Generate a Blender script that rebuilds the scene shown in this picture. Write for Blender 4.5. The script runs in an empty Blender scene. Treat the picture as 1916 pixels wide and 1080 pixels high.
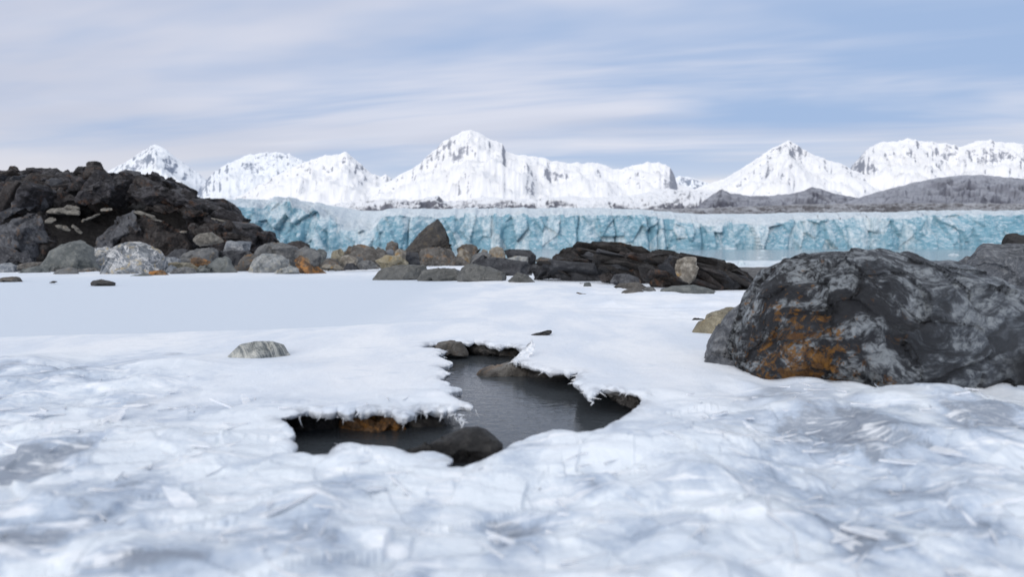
import bpy, bmesh, math, random
import numpy as np
from mathutils import Vector

S = bpy.context.scene
COL = S.collection

# ------------------------------------------------------------------ camera
CAM_Z = 0.5
FPX = 1277.0                         # focal length in photograph pixels (24 mm on a 36 mm sensor)
PITCH = -math.atan(78.0 / FPX)
cd = bpy.data.cameras.new("camera")
cd.lens = 36.0 * FPX / 1916.0
cd.sensor_width = 36.0
cd.clip_start = 0.02
cd.clip_end = 60000.0
cd.dof.use_dof = True
cd.dof.focus_distance = 4.5
cd.dof.aperture_fstop = 2.2
cam = bpy.data.objects.new("camera", cd)
cam.location = (0, 0, CAM_Z)
cam.rotation_euler = (math.radians(90) + PITCH, 0, 0)
COL.objects.link(cam)
S.camera = cam

# ------------------------------------------------------------------ sky, sun, exposure
SUN_EL, SUN_AZ = math.radians(17), math.radians(205)      # behind the camera, a little to its left
S.view_settings.view_transform = 'Standard'
S.view_settings.look = 'None'
S.view_settings.exposure = 0.03
S.view_settings.gamma = 1.0


class NT:
    """tiny helper to write node trees"""
    def __init__(self, tree):
        self.t = tree
        self.n = tree.nodes
        self.l = tree.links

    def new(self, kind, **kw):
        n = self.n.new(kind)
        for k, v in kw.items():
            setattr(n, k, v)
        return n

    def put(self, sock, v):
        if isinstance(v, bpy.types.NodeSocket):
            self.l.new(v, sock)
        elif isinstance(v, (tuple, list)) and len(v) == 3 and sock.type == 'RGBA':
            sock.default_value = (*v, 1)
        else:
            sock.default_value = v

    def math(self, op, a, b=0.0, c=0.0, clamp=False):
        n = self.new('ShaderNodeMath', operation=op, use_clamp=clamp)
        self.put(n.inputs[0], a); self.put(n.inputs[1], b); self.put(n.inputs[2], c)
        return n.outputs[0]

    def vmath(self, op, a, b=(0, 0, 0)):
        n = self.new('ShaderNodeVectorMath', operation=op)
        self.put(n.inputs[0], a)
        if op == 'SCALE':
            self.put(n.inputs['Scale'], b)
        else:
            self.put(n.inputs[1], b)
        return n.outputs[0]

    def noise(self, vec, scale, detail=4.0, rough=0.55, dist=0.0):
        n = self.new('ShaderNodeTexNoise')
        self.put(n.inputs['Vector'], vec)
        n.inputs['Scale'].default_value = scale
        n.inputs['Detail'].default_value = detail
        n.inputs['Roughness'].default_value = rough
        n.inputs['Distortion'].default_value = dist
        return n.outputs[0]

    def vor(self, vec, scale, feature='F1', out=0, rand=1.0):
        n = self.new('ShaderNodeTexVoronoi', feature=feature)
        self.put(n.inputs['Vector'], vec)
        n.inputs['Scale'].default_value = scale
        n.inputs['Randomness'].default_value = rand
        return n.outputs[out]

    def ramp(self, fac, a, b, lo=0.0, hi=1.0, smooth=True):
        n = self.new('ShaderNodeMapRange', interpolation_type='SMOOTHSTEP' if smooth else 'LINEAR')
        self.put(n.inputs[0], fac)
        n.inputs[1].default_value = a; n.inputs[2].default_value = b
        n.inputs[3].default_value = lo; n.inputs[4].default_value = hi
        return n.outputs[0]

    def mix(self, fac, a, b, blend='MIX'):
        n = self.new('ShaderNodeMix', data_type='RGBA', blend_type=blend)
        self.put(n.inputs[0], fac); self.put(n.inputs[6], a); self.put(n.inputs[7], b)
        return n.outputs[2]

    def bump(self, height, dist, strength=1.0, normal=None):
        n = self.new('ShaderNodeBump')
        n.inputs['Strength'].default_value = strength
        n.inputs['Distance'].default_value = dist
        self.put(n.inputs['Height'], height)
        if normal is not None:
            self.put(n.inputs['Normal'], normal)
        return n.outputs[0]


world = bpy.data.worlds.new("World")
S.world = world
world.use_nodes = True
W = NT(world.node_tree)
W.n.clear()
sky = W.new('ShaderNodeTexSky', sky_type='NISHITA')
sky.sun_disc = False
sky.sun_elevation = SUN_EL
sky.sun_rotation = SUN_AZ
sky.altitude = 10
sky.air_density = 1.0
sky.dust_density = 1.5
sky.ozone_density = 1.5
b1 = W.new('ShaderNodeBackground'); W.put(b1.inputs[0], sky.outputs[0]); b1.inputs[1].default_value = 0.10
geo = W.new('ShaderNodeTexCoord').outputs['Generated']
sep = W.new('ShaderNodeSeparateXYZ'); W.put(sep.inputs[0], geo)
dz = W.math('MAXIMUM', sep.outputs[2], 0.0)
den = W.math('ADD', dz, 0.10)
u = W.math('DIVIDE', sep.outputs[0], den)
v = W.math('DIVIDE', sep.outputs[1], den)
# cloud streaks lie across the view, climbing a little to the right
uu = W.math('ADD', W.math('MULTIPLY', u, 0.42), W.math('MULTIPLY', v, 0.03))
vv = W.math('ADD', v, W.math('MULTIPLY', u, 0.20))
cv = W.new('ShaderNodeCombineXYZ'); W.put(cv.inputs[0], uu); W.put(cv.inputs[1], vv); cv.inputs[2].default_value = 20.1
n1 = W.noise(cv.outputs[0], 0.55, 5.0, 0.52, 0.6)
cv2 = W.new('ShaderNodeCombineXYZ'); W.put(cv2.inputs[0], W.math('MULTIPLY', uu, 0.8)); W.put(cv2.inputs[1], vv); cv2.inputs[2].default_value = 32.5
n2 = W.noise(cv2.outputs[0], 1.2, 4.0, 0.55, 0.5)
cl = W.math('ADD', W.math('MULTIPLY', n1, 0.55), W.math('MULTIPLY', n2, 0.45))
cf = W.ramp(cl, 0.40, 0.58)
low = W.ramp(dz, 0.02, 0.16, 1.0, 0.0)
blue = W.mix(low, (0.37, 0.50, 0.75), (0.38, 0.54, 0.79))
pale = W.mix(low, (0.74, 0.76, 0.87), (0.97, 0.92, 0.92))
grey = W.ramp(W.noise(cv2.outputs[0], 0.7, 3.0, 0.5, 0.4), 0.50, 0.66, 0.0, 0.55)
pale = W.mix(grey, pale, (0.50, 0.54, 0.68))
cc = W.mix(cf, blue, pale)
hz = W.ramp(dz, 0.05, 0.17, 0.6, 0.0)
cc = W.mix(hz, cc, (0.83, 0.82, 0.88))
cc = W.mix(W.ramp(dz, 0.32, 0.75), cc, (0.72, 0.74, 0.78))
up = W.ramp(dz, 0.30, 0.9, 1.0, 1.35)
b2 = W.new('ShaderNodeBackground'); W.put(b2.inputs[0], cc); W.put(b2.inputs[1], up)
mx = W.new('ShaderNodeMixShader'); mx.inputs[0].default_value = 0.90
W.l.new(b1.outputs[0], mx.inputs[1]); W.l.new(b2.outputs[0], mx.inputs[2])
wo = W.new('ShaderNodeOutputWorld'); W.l.new(mx.outputs[0], wo.inputs[0])

sl = bpy.data.lights.new("sun", 'SUN')
sl.energy = 1.5
sl.angle = math.radians(25)
sl.color = (1.0, 0.95, 0.90)
sun = bpy.data.objects.new("sun", sl)
sun.rotation_euler = (math.pi / 2 - SUN_EL, 0, math.pi - SUN_AZ)
COL.objects.link(sun)

# ------------------------------------------------------------------ numeric helpers
def hash3(ix, iy, iz, seed):
    h = (ix.astype(np.int64) * 374761393 + iy.astype(np.int64) * 668265263 + iz.astype(np.int64) * 2147483647
         + seed * 1274126177) & 0xFFFFFFFF
    h = ((h ^ (h >> 13)) * 1274126177) & 0xFFFFFFFF
    h = ((h ^ (h >> 16)) * 2246822519) & 0xFFFFFFFF
    h = h ^ (h >> 15)
    return h.astype(np.float64) / 4294967295.0


def vnoise(x, y, z, seed=0):
    """smooth value noise, -1..1"""
    x = np.asarray(x, float); y = np.asarray(y, float) + 0 * x; z = np.asarray(z, float) + 0 * x
    ix = np.floor(x); iy = np.floor(y); iz = np.floor(z)
    fx = x - ix; fy = y - iy; fz = z - iz
    fx = fx ** 3 * (fx * (fx * 6 - 15) + 10); fy = fy ** 3 * (fy * (fy * 6 - 15) + 10); fz = fz ** 3 * (fz * (fz * 6 - 15) + 10)
    r = 0
    for a in (0, 1):
        wx = fx if a else 1 - fx
        for b in (0, 1):
            wy = fy if b else 1 - fy
            for c in (0, 1):
                wz = fz if c else 1 - fz
                r = r + wx * wy * wz * hash3(ix + a, iy + b, iz + c, seed)
    return r * 2 - 1


def fbm(x, y, z=0.0, octaves=4, seed=0, gain=0.5):
    r = 0; a = 1.0; f = 1.0; t = 0
    for o in range(octaves):
        r = r + a * vnoise(np.asarray(x) * f + 17.3 * o, np.asarray(y) * f - 9.1 * o, np.asarray(z) * f + 3.3 * o, seed + o)
        t += a; a *= gain; f *= 2.03
    return r / t


def ridged(x, y, z=0.0, octaves=4, seed=0, gain=0.5):
    r = 0; a = 1.0; f = 1.0; t = 0
    for o in range(octaves):
        n = 1 - np.abs(vnoise(np.asarray(x) * f + 7.7 * o, np.asarray(y) * f + 5.1 * o, np.asarray(z) * f, seed + o)) * 1.6
        r = r + a * n
        t += a; a *= gain; f *= 2.07
    return r / t


def sstep(a, b, x):
    t = np.clip((np.asarray(x, float) - a) / (b - a), 0, 1)
    return t * t * (3 - 2 * t)


def cells(P, seeds):
    """nearest and second nearest seed of every point"""
    i1 = np.empty(len(P), int); d1 = np.empty(len(P)); d2 = np.empty(len(P))
    step = max(1, 4000000 // max(1, len(seeds)))
    for k in range(0, len(P), step):
        D = ((P[k:k + step, None, :] - seeds[None]) ** 2).sum(-1)
        i = D.argmin(1)
        a = D[np.arange(len(D)), i].copy()
        D[np.arange(len(D)), i] = 1e30
        i1[k:k + step] = i; d1[k:k + step] = np.sqrt(a); d2[k:k + step] = np.sqrt(D.min(1))
    return i1, d1, d2


def vnormals(V, F):
    n = np.zeros_like(V)
    fn = np.cross(V[F[:, 1]] - V[F[:, 0]], V[F[:, 2]] - V[F[:, 0]])
    for k in range(F.shape[1]):
        for c in range(3):
            n[:, c] += np.bincount(F[:, k], fn[:, c], len(V))
    return n / np.maximum(np.linalg.norm(n, axis=1, keepdims=True), 1e-12)


def grid_faces(r, c):
    i = (np.arange(r - 1)[:, None] * c + np.arange(c - 1)[None]).ravel()
    return np.stack([i, i + 1, i + c + 1, i + c], 1)


# ------------------------------------------------------------------ scene helpers
def mesh_obj(name, V, F, mat, parent=None, loc=(0, 0, 0), smooth=True, attrs=None):
    V = np.ascontiguousarray(V, np.float32); F = np.ascontiguousarray(F, np.int32)
    me = bpy.data.meshes.new(name)
    me.vertices.add(len(V)); me.vertices.foreach_set('co', V.ravel())
    me.loops.add(F.size); me.loops.foreach_set('vertex_index', F.ravel())
    me.polygons.add(len(F)); me.polygons.foreach_set('loop_start', np.arange(len(F), dtype=np.int32) * F.shape[1])
    me.update(calc_edges=True)
    me.validate()
    me.polygons.foreach_set('use_smooth', np.full(len(me.polygons), smooth))
    for k, a in (attrs or {}).items():
        at_ = me.attributes.new(k, 'FLOAT', 'POINT')
        at_.data.foreach_set('value', np.ascontiguousarray(a, np.float32))
    me.materials.append(mat)
    o = bpy.data.objects.new(name, me)
    o.location = loc
    o.parent = parent
    COL.objects.link(o)
    return o


def tag(o, label=None, cat=None, group=None, kind=None):
    if label: o['label'] = label
    if cat: o['category'] = cat
    if group: o['group'] = group
    if kind: o['kind'] = kind
    return o


def empty(name, loc):
    o = bpy.data.objects.new(name, None)
    o.location = loc
    o.empty_display_size = 0.1
    COL.objects.link(o)
    return o


def slope(py):
    yc = (540.0 - py) / FPX
    return (math.sin(PITCH) + yc * math.cos(PITCH)) / (math.cos(PITCH) - yc * math.sin(PITCH))


def at(px, py, Y):
    """the point at distance Y in front of the camera that the photograph shows at (px, py)"""
    yc = (540.0 - py) / FPX
    dy = math.cos(PITCH) - yc * math.sin(PITCH)
    return np.array([(px - 958.0) / FPX / dy * Y, Y, CAM_Z + slope(py) * Y])


def depth_of(py, z=0.0):
    """distance at which level z shows at row py"""
    return (z - CAM_Z) / slope(py)


ZOOMS = {1: (0, 270, 3.992), 2: (400, 330, 3.992), 3: (680, 380, 3.992), 4: (1000, 400, 3.992), 5: (1270, 420, 2.966),
         6: (480, 600, 2.456), 0: (0, 0, 1)}


def zp(k, pts):
    ox, oy, s = ZOOMS[k]
    return [(ox + x / s, oy + y / s) for x, y in pts]


# ------------------------------------------------------------------ materials
def new_mat(name):
    m = bpy.data.materials.new(name)
    m.use_nodes = True
    t = NT(m.node_tree)
    t.n.clear()
    p = t.new('ShaderNodeBsdfPrincipled')
    o = t.new('ShaderNodeOutputMaterial')
    t.l.new(p.outputs[0], o.inputs[0])
    return m, t, p


def rock_mat(name, dark, mid, light, accent=None, acc_amt=0.5, scale=1.0, bands=0.0, veins=0.0, rough=0.75, bumpd=0.02,
             band_dir=(0.25, 0.1, 1.0), speck=0.5):
    """weathered stone; scale 1 suits a stone about a metre across"""
    m, t, p = new_mat(name)
    pos = t.new('ShaderNodeNewGeometry').outputs['Position']
    pos = t.vmath('SCALE', pos, 1.0 / scale)
    big = t.noise(pos, 2.3, 5, 0.6, 0.6)
    med = t.noise(pos, 9.0, 6, 0.65, 0.3)
    fine = t.noise(pos, 45.0, 5, 0.7)
    c = t.mix(t.ramp(big, 0.40, 0.60), dark, mid)
    c = t.mix(t.ramp(med, 0.47, 0.66), c, light)
    h = t.math('ADD', t.math('MULTIPLY', med, 0.6), t.math('MULTIPLY', fine, 0.25))
    if bands:
        d = t.new('ShaderNodeVectorMath', operation='DOT_PRODUCT')
        t.put(d.inputs[0], pos); d.inputs[1].default_value = band_dir
        warp = t.math('ADD', d.outputs['Value'], t.math('MULTIPLY', t.noise(pos, 1.6, 3, 0.5), 0.5))
        cx = t.new('ShaderNodeCombineXYZ'); t.put(cx.inputs[0], warp)
        bn = t.noise(cx.outputs[0], 14.0, 4, 0.7)
        c = t.mix(t.math('MULTIPLY', t.ramp(bn, 0.42, 0.66), bands), c, light)
        c = t.mix(t.math('MULTIPLY', t.ramp(bn, 0.50, 0.34), bands * 0.8), c, dark)
        h = t.math('ADD', h, t.math('MULTIPLY', bn, 0.8 * bands))
    if veins:
        vn = t.noise(pos, 2.2, 5, 0.6, 1.5)
        vd = t.math('ABSOLUTE', t.math('SUBTRACT', vn, 0.5))
        c = t.mix(t.math('MULTIPLY', t.ramp(vd, 0.045, 0.0), veins), c, (0.62, 0.62, 0.62))
    if accent:
        an = t.noise(t.vmath('ADD', pos, (13.1, 4.2, 7.7)), 3.1, 6, 0.7, 0.8)
        c = t.mix(t.ramp(an, 0.66 - 0.3 * acc_amt, 0.78 - 0.3 * acc_amt, 0, 0.9), c, accent)
    if speck:
        sp = t.noise(pos, 120.0, 3, 0.7)
        c = t.mix(speck, c, t.mix(t.ramp(sp, 0.35, 0.68), (0.45, 0.45, 0.45), (1.45, 1.45, 1.45)), 'MULTIPLY')
    cr = t.vor(t.vmath('ADD', pos, t.vmath('SCALE', t.new('ShaderNodeTexNoise').outputs[1], 0.0)), 5.0, 'DISTANCE_TO_EDGE')
    crk = t.ramp(cr, 0.0, 0.05)
    h = t.math('ADD', h, t.math('MULTIPLY', crk, 0.12))
    t.put(p.inputs['Base Color'], c)
    t.put(p.inputs['Roughness'], t.ramp(fine, 0.3, 0.7, rough - 0.12, rough + 0.12))
    p.inputs['Specular IOR Level'].default_value = 0.4
    t.put(p.inputs['Normal'], t.bump(h, bumpd * scale * 2.0, 1.0))
    return m


M = {}
SC = 0.8
M['slate'] = rock_mat('dark slate', (0.0074, 0.0068, 0.0081), (0.0298, 0.0285, 0.0329), (0.0868, 0.0837, 0.0930), (0.095, 0.052, 0.034), 0.30, 1.0, 0.45,
                      bumpd=0.03, band_dir=(0.35, 0.2, 1.0))
M['slate2'] = rock_mat('brown slate', (0.0112, 0.0087, 0.0087), (0.0310, 0.0260, 0.0254), (0.0682, 0.0608, 0.0595), (0.10, 0.052, 0.032), 0.36, 1.0, 0.5,
                       bumpd=0.03, band_dir=(1.0, 0.2, 0.35))
M['slate_face'] = rock_mat('blue grey slate face', (0.0288, 0.0302, 0.0374), (0.0756, 0.0792, 0.0900), (0.1224, 0.1260, 0.1368), (0.13, 0.085, 0.055), 0.35, 0.8, 0.4,
                           bumpd=0.02, band_dir=(0.8, 0.2, 0.6))
M['slab'] = rock_mat('pale slate slab', (0.085, 0.08, 0.07), (0.17, 0.16, 0.14), (0.25, 0.235, 0.21), (0.20, 0.12, 0.06), 0.3, SC, 0.3)
M['green'] = rock_mat('grey green stone', (0.0850, 0.0952, 0.0952), (0.1403, 0.1513, 0.1487), (0.1870, 0.1955, 0.1870), (0.20, 0.18, 0.13), 0.25, SC, 0.15, bumpd=0.012)
M['grey'] = rock_mat('mid grey stone', (0.0779, 0.0820, 0.0861), (0.1394, 0.1435, 0.1476), (0.2050, 0.2050, 0.2009), (0.22, 0.16, 0.09), 0.25, SC, 0.3, bumpd=0.015)
M['bluegrey'] = rock_mat('blue grey stone', (0.0880, 0.1012, 0.1232), (0.1584, 0.1760, 0.2024), (0.2376, 0.2552, 0.2728), None, 0, SC, 0.3, 0.3, bumpd=0.012)
M['brown'] = rock_mat('brown grey stone', (0.0510, 0.0467, 0.0425), (0.1020, 0.0952, 0.0892), (0.1700, 0.1615, 0.1487), (0.20, 0.12, 0.06), 0.4, SC, 0.3, bumpd=0.015)
M['tan'] = rock_mat('tan stone', (0.13, 0.115, 0.095), (0.23, 0.205, 0.165), (0.36, 0.335, 0.29), (0.33, 0.21, 0.08), 0.4, SC, 0.3, bumpd=0.015)
M['yellow'] = rock_mat('yellow stone', (0.15, 0.135, 0.10), (0.24, 0.21, 0.14), (0.34, 0.31, 0.235), (0.32, 0.22, 0.09), 0.32, SC, 0.3, bumpd=0.015)
M['rust'] = rock_mat('rust stone', (0.06, 0.04, 0.03), (0.19, 0.105, 0.05), (0.28, 0.18, 0.10), (0.38, 0.17, 0.045), 0.6, SC, 0.3, bumpd=0.015)
M['pale'] = rock_mat('pale grey stone', (0.17, 0.185, 0.195), (0.27, 0.285, 0.29), (0.37, 0.37, 0.345), (0.36, 0.31, 0.21), 0.35, SC, 0.25, 0.2, bumpd=0.012)
M['vein'] = rock_mat('white veined stone', (0.10, 0.115, 0.135), (0.22, 0.24, 0.265), (0.42, 0.43, 0.43), (0.50, 0.40, 0.22), 0.45, SC, 0.35, 0.95, bumpd=0.02)
M['darkblue'] = rock_mat('dark blue grey rock', (0.0230, 0.0245, 0.0295), (0.0432, 0.0454, 0.0526), (0.0720, 0.0742, 0.0814), None, 0, SC, 0.25, bumpd=0.02)
M['pebble'] = rock_mat('mixed pebbles', (0.05, 0.05, 0.05), (0.14, 0.135, 0.13), (0.26, 0.25, 0.23), (0.24, 0.14, 0.06), 0.4, 0.6, 0.2)
M['core'] = rock_mat('deep shaded slate', (0.006, 0.006, 0.007), (0.014, 0.013, 0.014), (0.03, 0.028, 0.03), None, 0, 1.0, 0.5, bumpd=0.03)  # near-black colour stands in for the shade inside the outcrop's hollows
M['black'] = rock_mat('black brown bedrock', (0.0074, 0.0068, 0.0074), (0.0186, 0.0167, 0.0167), (0.0403, 0.0360, 0.0341), (0.10, 0.052, 0.025), 0.28, 0.6, 0.6,
                      bumpd=0.035, band_dir=(0.45, 0.2, 1.0))
M['slatefront'] = rock_mat('olive grey slab stone', (0.0697, 0.0722, 0.0705), (0.1189, 0.1214, 0.1164), (0.1640, 0.1640, 0.1558), None, 0, SC, 0.35, bumpd=0.015,
                           band_dir=(-0.3, 0.1, 1.0))
M['pyramid'] = rock_mat('brown black layered stone', (0.0263, 0.0248, 0.0248), (0.0540, 0.0510, 0.0495), (0.0938, 0.0863, 0.0788), (0.13, 0.10, 0.06), 0.35, SC, 0.6, bumpd=0.02,
                        band_dir=(-0.25, 0.1, 1.0))
M['wet'] = rock_mat('wet dark stone', (0.010, 0.010, 0.011), (0.028, 0.026, 0.025), (0.06, 0.055, 0.05), (0.06, 0.04, 0.02), 0.3, 0.25, 0.2, rough=0.4, bumpd=0.02)
M['wetblack'] = rock_mat('wet black stone', (0.006, 0.006, 0.007), (0.014, 0.0135, 0.014), (0.04, 0.038, 0.036), None, 0, 0.2, 0.3, rough=0.6, bumpd=0.03)
M['wetrust'] = rock_mat('wet rust stone', (0.04, 0.024, 0.013), (0.15, 0.075, 0.028), (0.24, 0.14, 0.07), (0.38, 0.17, 0.035), 0.6, 0.22, 0.0, rough=0.4, bumpd=0.03)
M['banded'] = rock_mat('banded pale stone', (0.08, 0.095, 0.105), (0.27, 0.29, 0.29), (0.50, 0.50, 0.46), None, 0, 0.45, 1.0, bumpd=0.008, band_dir=(1.3, 0.6, 0.5))


def boulder_mat():
    m, t, p = new_mat('lichen covered gneiss')
    pos = t.new('ShaderNodeTexCoord').outputs['Object']
    w = t.new('ShaderNodeTexNoise'); t.put(w.inputs['Vector'], pos); w.inputs['Scale'].default_value = 3.2; w.inputs['Detail'].default_value = 3
    wv = t.vmath('SCALE', t.vmath('SUBTRACT', w.outputs[1], (0.5, 0.5, 0.5)), 0.55)
    q = t.vmath('ADD', pos, wv)
    st = t.vmath('MULTIPLY', q, (1.0, 1.0, 2.2))
    sw = t.noise(st, 5.0, 8, 0.72, 0.35)
    bl = t.noise(pos, 26.0, 6, 0.7, 0.6)
    area = t.noise(pos, 2.4, 3, 0.5)
    sx = t.new('ShaderNodeSeparateXYZ'); t.put(sx.inputs[0], pos)
    # the left half of the stone is darker rock than the grey gneiss of the right half
    side = t.ramp(t.math('ADD', sx.outputs[0], t.math('MULTIPLY', area, 0.5)), -0.15, 0.40)
    dark = t.mix(t.ramp(bl, 0.42, 0.66), (0.010, 0.012, 0.017), (0.085, 0.095, 0.115))
    grey = t.mix(t.ramp(bl, 0.30, 0.70), (0.085, 0.10, 0.125), (0.235, 0.27, 0.315))
    c0 = t.mix(side, dark, grey)
    dk = t.mix(side, (0.014, 0.016, 0.022), (0.045, 0.052, 0.064))
    c = t.mix(t.ramp(sw, 0.56, 0.40), c0, dk)
    streak = t.math('MULTIPLY', t.ramp(sw, 0.48, 0.58), t.ramp(bl, 0.38, 0.58))
    c = t.mix(t.math('MULTIPLY', streak, 0.9), c, (0.40, 0.44, 0.475))
    # a near-black patch low on the right
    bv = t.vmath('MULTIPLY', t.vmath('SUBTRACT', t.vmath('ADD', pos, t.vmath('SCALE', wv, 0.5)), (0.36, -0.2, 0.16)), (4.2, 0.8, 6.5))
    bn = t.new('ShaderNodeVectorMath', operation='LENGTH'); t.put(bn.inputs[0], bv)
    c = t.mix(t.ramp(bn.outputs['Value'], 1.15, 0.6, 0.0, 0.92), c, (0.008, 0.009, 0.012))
    # orange lichen grows low on the front
    dv = t.vmath('MULTIPLY', t.vmath('SUBTRACT', pos, (-0.50, -0.30, 0.10)), (2.3, 0.7, 1.0))
    ln = t.new('ShaderNodeVectorMath', operation='LENGTH'); t.put(ln.inputs[0], dv)
    li = t.noise(pos, 22.0, 8, 0.8, 0.5)
    thr = t.math('SUBTRACT', li, t.math('MULTIPLY', ln.outputs['Value'], 0.46))
    lm = t.ramp(thr, 0.388, 0.425)
    l2 = t.math('MULTIPLY', t.ramp(t.noise(pos, 13.0, 6, 0.75, 0.4), 0.60, 0.66), t.ramp(ln.outputs['Value'], 1.0, 0.45))
    lm = t.math('MAXIMUM', lm, l2)
    lc = t.mix(t.ramp(bl, 0.35, 0.65), (0.10, 0.040, 0.008), (0.30, 0.135, 0.012))
    c = t.mix(t.math('MULTIPLY', lm, 0.9), c, lc)
    t.put(p.inputs['Base Color'], c)
    p.inputs['Roughness'].default_value = 0.72
    h = t.math('ADD', t.math('MULTIPLY', sw, 0.8), t.math('MULTIPLY', bl, 0.5))
    t.put(p.inputs['Normal'], t.bump(h, 0.09, 1.0))
    return m


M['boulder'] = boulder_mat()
M['boulderflank'] = rock_mat('blue grey gneiss', (0.0400, 0.0448, 0.0544), (0.0920, 0.1000, 0.1160), (0.1920, 0.2040, 0.2200), None, 0, 0.35, 0.35, 0.08, bumpd=0.03,
                             band_dir=(1.0, 0.2, -0.8))


def snow_ice_mat():
    m, t, p = new_mat('snow and ice')
    pos = t.new('ShaderNodeNewGeometry').outputs['Position']
    def attr(n):
        a = t.new('ShaderNodeAttribute'); a.attribute_name = n
        return a.outputs['Fac']
    g, pond, plate, rim, clr = attr('glassy'), attr('pond'), attr('plate'), attr('rim'), attr('clear')
    # packed granular snow
    grain = t.noise(pos, 260.0, 3, 0.8)
    soft = t.noise(t.vmath('MULTIPLY', pos, (1.0, 0.45, 1.0)), 2.2, 5, 0.6, 0.4)
    soft2 = t.noise(t.vmath('MULTIPLY', pos, (0.6, 1.6, 1.0)), 7.0, 5, 0.62, 0.8)
    snow = t.mix(t.ramp(soft, 0.34, 0.66), (0.72, 0.775, 0.855), (0.88, 0.90, 0.93))
    snow = t.mix(t.ramp(soft2, 0.55, 0.75, 0.0, 0.6), snow, (0.66, 0.72, 0.80))
    snow = t.mix(pond, snow, (0.66, 0.725, 0.81))
    snow = t.mix(0.35, snow, t.mix(t.ramp(grain, 0.3, 0.7), (0.72, 0.74, 0.78), (1.1, 1.1, 1.1)), 'MULTIPLY')
    # clear ice of frozen spray: grey where it is clear, white where it is full of air
    w = t.new('ShaderNodeTexNoise'); t.put(w.inputs['Vector'], pos); w.inputs['Scale'].default_value = 5.0; w.inputs['Detail'].default_value = 4
    q = t.vmath('ADD', pos, t.vmath('SCALE', t.vmath('SUBTRACT', w.outputs[1], (0.5, 0.5, 0.5)), 0.22))
    a1 = t.noise(t.vmath('MULTIPLY', q, (1.0, 0.55, 1.0)), 5.5, 6, 0.6, 0.7)
    a2 = t.noise(t.vmath('MULTIPLY', q, (1.0, 0.9, 1.0)), 17.0, 6, 0.68, 0.9)
    clear = t.math('ADD', t.math('ADD', t.math('MULTIPLY', a1, 0.70), t.math('MULTIPLY', a2, 0.24)), t.math('MULTIPLY', plate, 0.20))
    clear = t.math('ADD', clear, t.math('SUBTRACT', t.math('MULTIPLY', clr, 0.30), 0.03))
    cm = t.ramp(clear, 0.50, 0.74)
    ice = t.mix(cm, (0.78, 0.84, 0.90), (0.42, 0.505, 0.63))
    deep = t.math('MULTIPLY', t.ramp(clear, 0.69, 0.83), 0.75)
    ice = t.mix(deep, ice, (0.18, 0.21, 0.26))
    q2 = t.vmath('ADD', pos, t.vmath('SCALE', t.vmath('SUBTRACT', w.outputs[1], (0.5, 0.5, 0.5)), 0.07))
    # feathery white crystals running two ways through it
    for rot, off in ((0.95, 0.0), (-1.0, 5.0), (1.7, 9.0)):
        mp = t.new('ShaderNodeMapping'); t.put(mp.inputs[0], q2); mp.inputs['Rotation'].default_value = (0, 0, rot)
        mp.inputs['Scale'].default_value = (4.5, 20.0, 1.0); mp.inputs['Location'].default_value = (off, off, 0)
        fe = t.math('ADD', t.math('MULTIPLY', t.noise(mp.outputs[0], 1.0, 4, 0.65), 0.75), t.math('MULTIPLY', t.noise(t.vmath('ADD', pos, (off, 1.0, 2.0)), 6.0, 3, 0.5), 0.25))
        ice = t.mix(t.math('MULTIPLY', t.ramp(fe, 0.555, 0.65), 0.75), ice, (0.93, 0.95, 0.98))
    fr = t.noise(t.vmath('MULTIPLY', q, (1.0, 3.2, 1.0)), 11.0, 5, 0.6, 1.0)
    line = t.ramp(t.math('ABSOLUTE', t.math('SUBTRACT', fr, 0.5)), 0.030, 0.0)
    ice = t.mix(t.math('MULTIPLY', line, 0.2), ice, (0.93, 0.95, 0.98))
    c = t.mix(t.math('MAXIMUM', g, t.math('MULTIPLY', clr, 0.8), 0.0, True), snow, ice)
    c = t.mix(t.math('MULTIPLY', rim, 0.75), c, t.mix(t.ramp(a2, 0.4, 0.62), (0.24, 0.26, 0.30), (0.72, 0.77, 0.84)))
    t.put(p.inputs['Base Color'], c)
    gr = t.math('MAXIMUM', g, rim)
    t.put(p.inputs['Roughness'], t.ramp(gr, 0.0, 1.0, 0.75, 0.24, False))
    t.put(p.inputs['Specular IOR Level'], t.ramp(gr, 0.0, 1.0, 0.25, 0.5, False))
    h1 = t.math('MULTIPLY', t.noise(pos, 120.0, 4, 0.75), 0.004)
    h2 = t.math('MULTIPLY', t.math('ADD', a1, t.math('MULTIPLY', a2, 0.6)), 0.010)
    hm = t.new('ShaderNodeMix', data_type='FLOAT'); t.put(hm.inputs[0], gr); t.put(hm.inputs[2], h1); t.put(hm.inputs[3], h2)
    t.put(p.inputs['Normal'], t.bump(hm.outputs[0], 1.0, 0.7))
    return m


def clear_ice_mat():
    m, t, p = new_mat('clear frosted ice')
    pos = t.new('ShaderNodeNewGeometry').outputs['Position']
    n = t.noise(pos, 60.0, 4, 0.6)
    t.put(p.inputs['Base Color'], t.mix(t.ramp(n, 0.35, 0.65), (0.75, 0.80, 0.87), (0.92, 0.94, 0.97)))
    p.inputs['Roughness'].default_value = 0.15
    p.inputs['IOR'].default_value = 1.31
    p.inputs['Transmission Weight'].default_value = 0.2
    t.put(p.inputs['Normal'], t.bump(n, 0.004, 0.6))
    return m


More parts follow.
